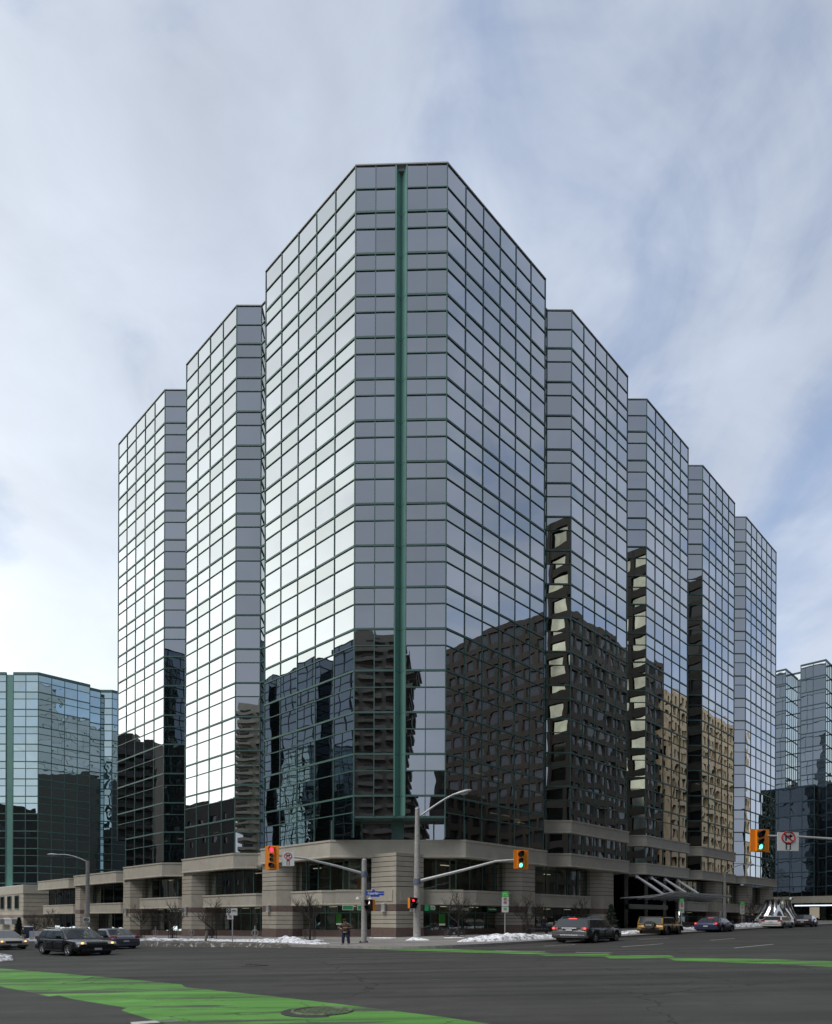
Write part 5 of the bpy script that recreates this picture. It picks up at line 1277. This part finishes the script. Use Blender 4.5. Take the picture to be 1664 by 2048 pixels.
# ================================================================ bare trees
def bare_tree(px, Y, hpx_, label, seed, spread=1.0, guard=None, lean=0, snow=True, fork=.32):
    x = (px-832)/FPX*Y; z = gz(x)+.12; r = random.Random(seed); t = thing('bare_tree', label, 'tree', (x, Y, z), r.uniform(0, 6), 'young leafless trees on the pavement')
    Ht = hpx_/FPX*Y; tr = MB(); br_ = MB()
    fz = Ht*fork
    tr.tube([(0, 0, -.1), (0, .0, .25), (lean*.2, .01, fz*.6), (lean*.5, 0, fz)], [.10, .075, .065, .055], 9); tr.build('trunk', m_bark, t)
    def grow(p, d, ln, rad, lv):
        q = [p]; dd = d.copy(); n = 4
        for i in range(n):
            dd = (dd+Vector((r.uniform(-.14, .14), r.uniform(-.14, .14), .05+r.uniform(-.06, .12)))).normalized(); q.append(q[-1]+dd*ln/n)
        br_.tube(q, [rad*(1-.5*i/n) for i in range(n+1)], 5 if lv > 1 else 6, caps=False)
        if lv >= 4: return
        for i in range(1, n+1):
            for _ in range(2 if i < n else 3):
                if r.random() < (.62 if lv < 3 else .5):
                    a = r.uniform(0, 2*pi); side = Vector((cos(a), sin(a), r.uniform(-.1, .5))).normalized()
                    nd = (dd*.75+side*spread*.75).normalized(); grow(q[i], nd, ln*r.uniform(.45, .7), rad*.52, lv+1)
    top = Vector((lean*.5, 0, fz)); n0 = 5
    grow(top, Vector((lean*.3, 0, 1)).normalized(), (Ht-fz)*.55, .045, 1)
    for i in range(n0):
        a = 2*pi*i/n0+r.uniform(-.4, .4); grow(top-Vector((0, 0, fz*.06*i)), Vector((cos(a)*spread, sin(a)*spread, r.uniform(.45, 1.0))).normalized(), (Ht-fz)*r.uniform(.42, .6), .036, 1)
    br_.build('crown', m_bark, t)
    if guard:
        gd_ = thing('tree_guard', guard, 'tree guard', (x, Y, z), 0, 'tree guards on the pavement'); b = MB()
        for i in range(8): a = 2*pi*i/8; b.tube([(cos(a)*.42, sin(a)*.42, 0), (cos(a)*.42, sin(a)*.42, .95)], .018, 5)
        for zz in (.12, .5, .92): b.ring((0, 0, zz), .42, .02, (0, 0, 1), 16, 5)
        b.build('guard_bars', m_black, gd_)
bare_tree(620, 53.5, 100, 'upright bare tree in front of the bank windows left of the corner', 11, .75, 'black tree guard left of the standing man', fork=.42)
bare_tree(917, 58, 96, 'wide bare tree behind the leaning bicycle', 5, 1.15, None, fork=.38)
bare_tree(282, 76, 78, 'bare tree in front of the third shop bay, nearest to the grey sedan', 21, 1.2, 'black tree guard nearest to the grey sedan')
bare_tree(345, 70, 74, 'bare tree between the two ring bicycle racks on the left', 8, 1.1, 'black tree guard between the two ring racks')
bare_tree(424, 62, 84, 'bare tree beside the leaning wooden post', 14, 1.15, 'black tree guard beside the leaning wooden post')
bare_tree(1055, 66, 78, 'thin bare tree right of the green topped sign in the snow', 31, .85, 'black tree guard beside the bench')
bare_tree(1163, 72, 66, 'thin bare tree behind the dark grey crossover', 44, .8)
bare_tree(70, 84, 60, 'bare tree in front of the stone end block', 50, 1.2)
bare_tree(98, 82, 62, 'bare tree right of the litter bin in front of the annex', 52, 1.2)
bare_tree(1500, 108, 60, 'distant bare tree beside the sculpture', 61, 1.1)
# evergreen by the entrance
def conifer(px, Y, w_, h_, label, seed):
    x = (px-832)/FPX*Y; r = random.Random(seed); t = thing('evergreen_shrub', label, 'shrub', (x, Y, gz(x)+.1)); b = MB()
    for i in range(1500):
        u = r.random()**.8; z = h_*u; rr_ = w_*(1-u*.85)*sqrt(r.random())*(1+.2*sin(7*u*6)); a = r.uniform(0, 2*pi); c = Vector((cos(a)*rr_, sin(a)*rr_, z+.25)); s_ = r.uniform(.05, .13)
        d1 = Vector((r.uniform(-1, 1), r.uniform(-1, 1), r.uniform(-.3, 1))).normalized()*s_; d2 = d1.orthogonal().normalized()*s_*.5
        b.add([c-d1, c+d2, c+d1, c-d2], [(0, 1, 2, 3)])
    b.build('foliage', mat('evergreen', (.02, .032, .018), .8, noise=(3, .5)), t); b = MB(); b.tube([(0, 0, -.1), (0, 0, h_*.7)], [.08, .03], 7); b.build('trunk', m_bark, t)
conifer(1222, 72, .9, 2.6, 'dark evergreen shrub between the crossover and the entrance', 3); conifer(38, 84, .7, 2.4, 'dark evergreen shrub at the stone end block', 4)
x = (1562-832)/FPX*124; conifer(1562, 124, 4.0, 9.5, 'large dark evergreen tree rising behind the silver sculpture', 6)

# ================================================================ snow
def snow_bank(name, label, pts, seed, dirty=.0, n=70, m=11, cat='snow pile', kind=None):
    """pts: (px,py of the centreline on the ground, half width m, height m)"""
    P = [(Vector(G(p[0], p[1])), p[2], p[3]) for p in pts]
    L_ = [0]
    for i in range(1, len(P)): L_.append(L_[-1]+(P[i][0]-P[i-1][0]).length)
    b = MB(); vs = []
    for i in range(n+1):
        s_ = L_[-1]*i/n; j = 0
        while j < len(P)-2 and s_ > L_[j+1]: j += 1
        f = (s_-L_[j])/(L_[j+1]-L_[j]); p = P[j][0].lerp(P[j+1][0], f); wd = P[j][1]+(P[j+1][1]-P[j][1])*f; hh = P[j][2]+(P[j+1][2]-P[j][2])*f
        d = (P[j+1][0]-P[j][0]).normalized(); nn = Vector((d.y, -d.x)); endf = min(1, i/3, (n-i)/3)
        for k in range(m+1):
            v = -1+2*k/m; q = p+nn*v*wd*(1+.35*mnoise.noise(Vector((s_*.8, v, seed))))
            nz = mnoise.noise(Vector((q.x*1.1, q.y*1.1, seed)))*.5+mnoise.noise(Vector((q.x*3.2, q.y*3.2, seed+5)))*.35+mnoise.noise(Vector((q.x*8, q.y*8, seed+9)))*.2
            h_ = hh*max(0, 1-abs(v)**2.2)*(1+nz*(1.0 if dirty < .5 else .5))*endf
            vs.append((q.x, q.y, gz(q.x)+max(0, h_)+.16*min(1, (1-abs(v))*4)*endf+.006-.02*(abs(v) > .99)))
    b.add(vs, [(i*(m+1)+k, i*(m+1)+k+1, (i+1)*(m+1)+k+1, (i+1)*(m+1)+k) for i in range(n) for k in range(m)], 0, False)
    t = thing(name, label, cat, (P[0][0].x, P[0][0].y, gz(P[0][0].x)), world=True) if False else None
    o = b.build(name, snow_mat(dirty), None, recalc=False)
    if o.data.polygons[0].normal.z < 0: o.data.flip_normals()
    return tag(o, label, cat, None, kind)
def snow_mat(dirty):
    nm = 'snow_%d' % int(dirty*100)
    if nm in MATS: return MATS[nm]
    m = bpy.data.materials.new(nm); m.use_nodes = True; t = m.node_tree; b = t.nodes['Principled BSDF']; n = t.nodes.new; l = t.links.new
    c = n('ShaderNodeTexCoord'); a = n('ShaderNodeTexNoise'); a.inputs['Scale'].default_value = 3.2; a.inputs['Detail'].default_value = 9; a.inputs['Roughness'].default_value = .7; l(c.outputs['Object'], a.inputs[0])
    r = n('ShaderNodeValToRGB'); l(a.outputs[0], r.inputs[0]); e = r.color_ramp.elements
    e[0].position = .33+dirty*.3; e[0].color = (.10, .09, .075, 1); e[1].position = .50+dirty*.3; e[1].color = (.86, .88, .93, 1)
    l(r.outputs[0], b.inputs['Base Color']); b.inputs['Roughness'].default_value = .85
    q = n('ShaderNodeBump'); q.inputs['Strength'].default_value = .8; q.inputs['Distance'].default_value = .06; f = n('ShaderNodeTexNoise'); f.inputs['Scale'].default_value = 7; f.inputs['Detail'].default_value = 6; l(c.outputs['Object'], f.inputs[0]); l(f.outputs[0], q.inputs['Height']); l(q.outputs[0], b.inputs['Normal'])
    MATS[nm] = m; return m
snow_bank('snow_bank', 'long low snow strip along the left kerb from the grey sedan to the mound', [(170, 1886, 1.0, .15), (262, 1885, 1.3, .22), (360, 1886, 1.2, .20), (470, 1886.5, 1.2, .14), (560, 1887, 1.0, .16)], 2, .10, 160, 14, 'snow bank')
snow_bank('dirty_snow', 'dirty brown slush ridge at the foot of the left snow strip', [(240, 1891, .8, .22), (360, 1892.5, .8, .24), (500, 1893.5, .7, .16), (575, 1895, .5, .05)], 3, .72, 150, 8, 'slush')
snow_bank('snow_mound', 'white snow mound on the left pavement between the sign post and the tree guard', [(500, 1888, .5, .05), (545, 1888, 1.0, .2), (572, 1888, 1.2, .36), (600, 1889, 1.1, .18), (650, 1893, .6, .02)], 5, .12, 60, 14)
snow_bank('snow_patch', 'thin snow at the foot of the tree guard beside the man', [(602, 1884, .4, .03), (625, 1884.5, .6, .08), (646, 1885.5, .3, .02)], 6, 0, 30, 6)
snow_bank('snow_patch', 'small snow heap round the foot of the corner lamp column', [(812, 1885.5, .3, .02), (833, 1884, .65, .2), (856, 1885, .3, .02)], 7, 0, 24, 8)
snow_bank('snow_patch', 'bit of snow at the foot of the left signal pole', [(716, 1889, .2, .02), (728, 1888.5, .35, .08), (742, 1888.5, .2, .02)], 8, .1, 16, 6)
snow_bank('snow_patch', 'thin line of snow along the foot of the centre pier', [(732, 1879.5, .15, .04), (780, 1880.5, .2, .06), (800, 1879.5, .15, .02)], 9, 0, 24, 5)
snow_bank('snow_mound', 'largest snow mound, heaped at the right kerb left of the crossover', [(915, 1888.5, .4, .03), (950, 1887, 1.0, .24), (990, 1885.5, 1.3, .38), (1030, 1883, 1.3, .42), (1065, 1881.5, 1.0, .24), (1100, 1880, 1.0, .2), (1130, 1879, .8, .16)], 12, .14, 120, 16)
snow_bank('snow_bank', 'low grey snow along the kerb between the crossover and the blue sedan', [(1235, 1872, .9, .2), (1290, 1868, .9, .22), (1370, 1862.5, .9, .22), (1440, 1859, .9, .2)], 13, .2, 90, 8, 'snow bank')
snow_bank('snow_bank', 'low grey snow between the blue sedan and the white hatchback', [(1470, 1857, 1.0, .3), (1500, 1855.5, 1.2, .4), (1535, 1854, 1.0, .3)], 14, .2, 50, 8, 'snow bank')
snow_bank('snow_bank', 'snow along the far left kerb behind the tan sedan', [(40, 1882, .8, .15), (70, 1881, 1.2, .3), (130, 1883, 1.2, .2), (180, 1885, 1.0, .15)], 15, .05, 50, 8, 'snow bank')
snow_bank('snow_patch', 'grey lump of ice on the asphalt at the left edge', [(-20, 1922, .4, .02), (0, 1921, .6, .16), (16, 1922, .3, .02)], 16, .35, 20, 8)
snow_bank('snow_patch', 'thin snow under the parked bicycle', [(884, 1879.5, .2, .02), (905, 1879.5, .35, .05), (934, 1879, .2, .02)], 17, 0, 24, 5)

# ================================================================ bicycles and small street furniture
def bicycle(p, rz, label, col, sc_=1.0):
    t = thing('bicycle', label, 'bicycle', (p[0], p[1], gz(p[0])+.17), rz, 'bicycles on the pavement'); t.scale = (sc_*1.15, 1, sc_)
    for x in (-.52, .52):
        b = MB(); b.ring((x, 0, .34), .33, .02, (0, 1, 0), 28, 6); wh = b.build('wheel', m_tyre, t)
        b = MB()
        for i in range(12): a = 2*pi*i/12; b.tube([(x, 0, .34), (x+cos(a)*.32, 0, .34+sin(a)*.32)], .003, 4)
        b.disc((x, -.03, .34), .03, (0, 1, 0), 8, 0, .03, .06); b.build('spokes', m_rim, wh)
    b = MB(); bbk = (-.05, 0, .30); seat = (-.2, 0, .78); head = (.34, 0, .80); 
    for a, c in ((bbk, seat), (bbk, head), (seat, (.32, 0, .84)), ((-.52, 0, .34), bbk), ((-.52, 0, .34), (-.19, 0, .74)), (head, (.52, 0, .34)), (head, (.32, 0, .95))): b.tube([a, c], .018, 6)
    b.build('frame', col, t)
    b = MB(); b.tube([(.32, -.26, .98), (.3, -.1, .96), (.3, .1, .96), (.32, .26, .98)], .014, 6); b.build('handlebar', m_black, t)
    b = MB(); b.tube([(-.2, 0, .78), (-.23, 0, .9)], .014, 6); b.tube([(-.36, 0, .92), (-.2, 0, .93), (-.08, 0, .91)], [.07, .05, .02], 8); b.build('saddle', m_black, t)
    b = MB(); b.disc((-.05, -.05, .30), .09, (0, 1, 0), 16, 0, .09, .01); b.tube([(-.05, -.06, .30), (.05, -.06, .18)], .01, 5); b.build('crankset', m_rim, t)
bicycle(AT(909, 56.5), .12, 'dark bicycle parked on the thin snow in front of the bank window', paint('bike_navy', (.03, .035, .07)), 1.0)
def ring_rack(px, Y, label, bike=False):
    x = (px-832)/FPX*Y; t = thing('bike_rack', label, 'bike rack', (x, Y, gz(x)+.15), 0, 'ring bicycle racks on the left pavement'); b = MB()
    b.tube([(0, 0, 0), (0, 0, 1.15)], .04, 8); b.disc((0, 0, 1.15), .05, (0, 0, 1), 8, 0, .02, .06); b.build('post', m_galv, t); b = MB(); b.ring((0, 0, .62), .26, .022, (0, 1, 0), 24, 6); b.build('ring', m_galv, t)
ring_rack(311, 72, 'grey ring bicycle rack nearest to the grey sedan'); ring_rack(383, 66, 'grey ring bicycle rack left of the leaning wooden post'); ring_rack(510, 57, 'grey ring bicycle rack in front of the stone pier, left of the snow mound')
x, y = AT(411, 55); t = thing('leaning_post', 'grey wooden post leaning out of the left snow strip', 'post', (x, y, gz(x)+.1)); b = MB(); b.tube([(0, 0, 0), (.12, 0, .95)], [.1, .09], 10); b.build('post', mat('weathered_wood', (.22, .2, .17), .9, noise=(8, .3)), t)
x, y = AT(1076, 64); t = thing('bench', 'dark slatted bench on the pavement left of the crossover', 'bench', (x, y, gz(x)+.15), .2)
b = MB(); [b.box((-1.0, -.25+.13*i, .44), (1.0, -.15+.13*i, .48)) for i in range(4)]; b.build('seat', mat('bench_grey', (.12, .12, .12), .7), t)
for s_ in (-.85, .85): b = MB(); b.box((s_-.04, -.22, 0), (s_+.04, .22, .44)); b.build('leg', m_black, t)
x, y = AT(57, 78); t = thing('litter_bin', 'dark blue litter bin with a snowy lid on the far left pavement', 'litter bin', (x, y, gz(x)+.15), .1)
b = MB(); b.tube([(0, 0, 0), (0, 0, .2), (0, 0, 1.35), (0, 0, 1.42)], [.42, .45, .5, .4], 14); b.build('body', mat('bin_blue', (.03, .045, .08), .6), t); b = MB(); b.disc((0, 0, 1.42), .5, (0, 0, 1), 16, 0, .42, .1); b.build('lid', m_snow, t)
x, y = AT(72, 76); t = thing('newspaper_box', 'white newspaper boxes beside the litter bin', 'newspaper box', (x, y, gz(x)+.15), .1)
for i in range(3): b = MB(); b.box((i*.5-.6, -.25, .15), (i*.5-.15, .25, .95)); b.box((i*.5-.55, -.2, 0), (i*.5-.2, .2, .15)); b.build('box', m_white, t)

# ================================================================ silver sculpture
Ysc = 108; x = (1557-832)/FPX*Ysc; zb0 = gz(x)
t = thing('steel_sculpture', 'polished silver steel sculpture of a flared tree stump with roots beyond the white hatchback', 'sculpture', (x, Ysc, zb0+.2))
kk = Ysc/FPX; hS = hpx(1797, Ysc, zb0+.2)
b = MB(); vs = []; nA, nZ = 72, 22
for i in range(nZ+1):
    u = i/nZ; z = hS*u
    for j in range(nA):
        a = 2*pi*j/nA; fl_ = (1-u)**1.9
        r_ = 1.75+fl_*1.9+(.20+.55*fl_)*sin(a*9+1.1*sin(a*2)+u*1.2)*.5+.28*mnoise.noise(Vector((cos(a)*2, sin(a)*2, u*2)))
        off = -.35*(1-u); zz = z*(1+.06*mnoise.noise(Vector((cos(a)*1.5, sin(a)*1.5, 7))) if u > .9 else z*0+1)
        vs.append((cos(a)*r_*1.05+off, sin(a)*r_*.8, z+(.25*mnoise.noise(Vector((cos(a)*2, sin(a)*2, 3))) if u > .95 else 0)))
b.add(vs, [(i*nA+j, i*nA+(j+1) % nA, (i+1)*nA+(j+1) % nA, (i+1)*nA+j) for i in range(nZ) for j in range(nA)], 0, True)
b.add(vs[-nA:], [tuple(range(nA))])
m_steel = mat('polished_steel', (.72, .71, .68), .12, 1.0); b.build('stump', m_steel, t)
b = MB(); b.tube([(1.5, 0, hS-.25), (2.0, 0, hS+.15), (2.35, 0, hS+.3)], [.32, .28, .03], 8); b.build('cut_branch', m_steel, t)
b = MB(); b.box((-5.5, -3, -.3), (4.5, 3, 0)); b.build('plinth', m_conc2, t)

# ================================================================ people
m_jack = mat('brown_jacket', (.075, .048, .035), .8, noise=(6, .3)); m_jean = mat('navy_trousers', (.018, .022, .05), .85); m_skin = mat('skin', (.42, .24, .17), .6)
m_fleece = mat('cream_fleece', (.62, .57, .48), .9); m_shoe = mat('dark_shoes', (.02, .02, .022), .6); m_hair = mat('dark_hair', (.015, .012, .01), .7)
def skin(name, verts, edges, radii, mt, parent, root=0, sub=2):
    me = bpy.data.meshes.new(name); me.from_pydata(verts, edges, []); o = bpy.data.objects.new(name, me); COL.objects.link(o); o.parent = parent
    me.materials.append(mt); md = o.modifiers.new('skin', 'SKIN'); md.use_smooth_shade = True
    if not me.skin_vertices: me.skin_vertices.new()
    for i, r in enumerate(radii):
        sv = me.skin_vertices[0].data[i]; sv.radius = r if isinstance(r, tuple) else (r, r)
        sv.use_root = (i == root)
    s_ = o.modifiers.new('sub', 'SUBSURF'); s_.levels = sub; s_.render_levels = sub
    return o
def person(label, loc, rz, pose, jm, tm, sc_=(1, 1, 1), simple=False):
    """faces -Y. pose: (left elbow, left hand, right elbow, right hand, head fwd tilt)"""
    t = thing('person', label, 'person', loc, rz); t.scale = sc_
    el, hl_, er, hr_, tilt = pose
    V = [(0, 0, .95), (0, .0, 1.12), (0, -.01, 1.32), (0, -.02, 1.45), (0, -.05-tilt*.4, 1.53), (0, -.08-tilt, 1.60), (0, -.09-tilt*1.2, 1.70),
         (.17, -.01, 1.42), el, hl_, (-.17, -.01, 1.42), er, hr_,
         (.10, 0, .90), (.13, -.02, .50), (.15, .02, .10), (.17, -.10, .05), (-.10, 0, .90), (-.14, -.03, .50), (-.17, .02, .10), (-.21, -.10, .05)]
    E_ = [(0, 1), (1, 2), (2, 3), (3, 4), (4, 5), (5, 6), (3, 7), (7, 8), (8, 9), (3, 10), (10, 11), (11, 12), (0, 13), (13, 14), (14, 15), (15, 16), (0, 17), (17, 18), (18, 19), (19, 20)]
    Rr = [(.15, .11), (.13, .10), (.16, .11), (.09, .08), .055, .085, .075, .07, .048, .032, .07, .048, .032, .095, .062, .045, .04, .095, .062, .045, .04]
    skin('body', V, E_, Rr, m_skin, t)
    # clothing as its own skinned shells
    j = [V[0], V[1], V[2], V[3], V[7], V[8], tuple(Vector(V[8]).lerp(Vector(V[9]), .85)), V[10], V[11], tuple(Vector(V[11]).lerp(Vector(V[12]), .85))]
    skin('jacket', j, [(0, 1), (1, 2), (2, 3), (3, 4), (4, 5), (5, 6), (3, 7), (7, 8), (8, 9)], [(.20, .155), (.20, .16), (.215, .16), (.13, .12), .115, .09, .062, .115, .09, .062], jm, t)
    q = [(0, 0, .96), V[13], V[14], (V[15][0], V[15][1], .10), V[17], V[18], (V[19][0], V[19][1], .10)]
    skin('trousers', q, [(0, 1), (1, 2), (2, 3), (0, 4), (4, 5), (5, 6)], [(.165, .13), .118, .088, .072, .118, .088, .072], tm, t)
    hd = Vector(V[6])
    for s_, v in ((1, V[15]), (-1, V[19])):
        skin('shoe', [(v[0], v[1]+.05, .055), (v[0]+s_*.01, v[1]-.08, .05), (v[0]+s_*.03, v[1]-.2, .04)], [(0, 1), (1, 2)], [.055, .055, .045], m_shoe, t, 0, 1)
    skin('hair', [(0, hd.y+.03, hd.z-.02), (0, hd.y+.01, hd.z+.045), (0, hd.y-.05, hd.z+.03)], [(0, 1), (1, 2)], [.088, .088, .06], m_hair, t, 0, 2)
    # face: nose, eyes, mouth, ears
    b = MB(); c = hd+Vector((0, -.085, -.05)); b.add([c+Vector((-.014, 0, -.02)), c+Vector((.014, 0, -.02)), c+Vector((0, .005, .025)), c+Vector((0, -.03, -.018))], [(0, 1, 3), (1, 2, 3), (2, 0, 3)]); b.build('nose', m_skin, t)
    b = MB()
    for s_ in (-1, 1): b.disc(c+Vector((s_*.03, .012, .012)), .009, (0, -1, 0), 8, 0, .006, .006)
    b.box(c+Vector((-.022, .004, -.05)), c+Vector((.022, .012, -.043))); b.build('eyes', m_hair, t)
    if not simple:
        for s_, el_, h_ in ((1, el, hl_), (-1, er, hr_)):
            h_ = Vector(h_); d = (h_-Vector(el_)).normalized(); u = d.cross(Vector((0, 0, 1))).normalized(); n_ = u.cross(d)
            vs = [tuple(h_-d*.03), tuple(h_+d*.04)]; es = [(0, 1)]; rs = [.028, (.036, .02)]
            for f in range(4):
                k_ = len(vs); o = u*(f-1.5)*.019; ln_ = (.062, .074, .070, .055)[f]
                vs += [tuple(h_+d*.07+o), tuple(h_+d*(.07+ln_*.5)+o-n_*.012), tuple(h_+d*(.07+ln_*.85)+o-n_*.04)]; es += [(1, k_), (k_, k_+1), (k_+1, k_+2)]; rs += [.010, .009, .008]
            k_ = len(vs); vs += [tuple(h_+d*.02-u*s_*.04), tuple(h_+d*.055-u*s_*.055-n_*.02)]; es += [(0, k_), (k_, k_+1)]; rs += [.011, .009]
            skin('hand', vs, es, rs, m_skin, t, 0, 1)
    return t
Yp = 43.5; x = (692-832)/FPX*Yp
pz = ((.36, -.04, 1.16), (.08, -.26, 1.22), (-.38, -.05, 1.18), (-.16, -.30, 1.17), .10)
p = person('person in a brown jacket and navy trousers standing head bowed left of the signal pole', (x, Yp, gz(x)+.1), radians(-22), pz, m_jack, m_jean, (1.3, 1.1, .92))
skin('collar', [(-.12, .0, 1.47), (-.02, .06, 1.50), (.12, .02, 1.48)], [(0, 1), (1, 2)], [.05, .055, .05], m_fleece, p, 0, 1)
b = MB(); b.ring((0, 0, .90), .185, .022, (0, 0, 1), 24, 6, 0, (1.0, .8)); b.build('jacket_hem', m_fleece, p)
b = MB(); b.disc((0, -.19, 1.735), .095, (0, -.3, 1), 16, 0, .08, .06); b.box((-.06, -.33, 1.72), (.06, -.22, 1.735)); b.build('cap', m_black, p)
for nm, px, Y, rz, jm in (('person in dark clothes walking on the far pavement left of the sculpture', 1494, 96, .4, m_black), ('person in a long dark coat beside the person left of the sculpture', 1505, 97, 2.6, m_shoe), ('person in dark clothes sitting hunched shape by the shop window behind the bench', 1087, 66, 0.2, m_black)):
    x = (px-832)/FPX*Y; person(nm if 'hunched' not in nm else 'person in dark clothes standing by the shop window behind the bench', (x, Y, gz(x)+.15), rz, ((.28, 0, 1.15), (.25, -.1, .95), (-.28, 0, 1.15), (-.25, -.1, .95), .02), jm, m_jean, (1.2, 1, .95), True)
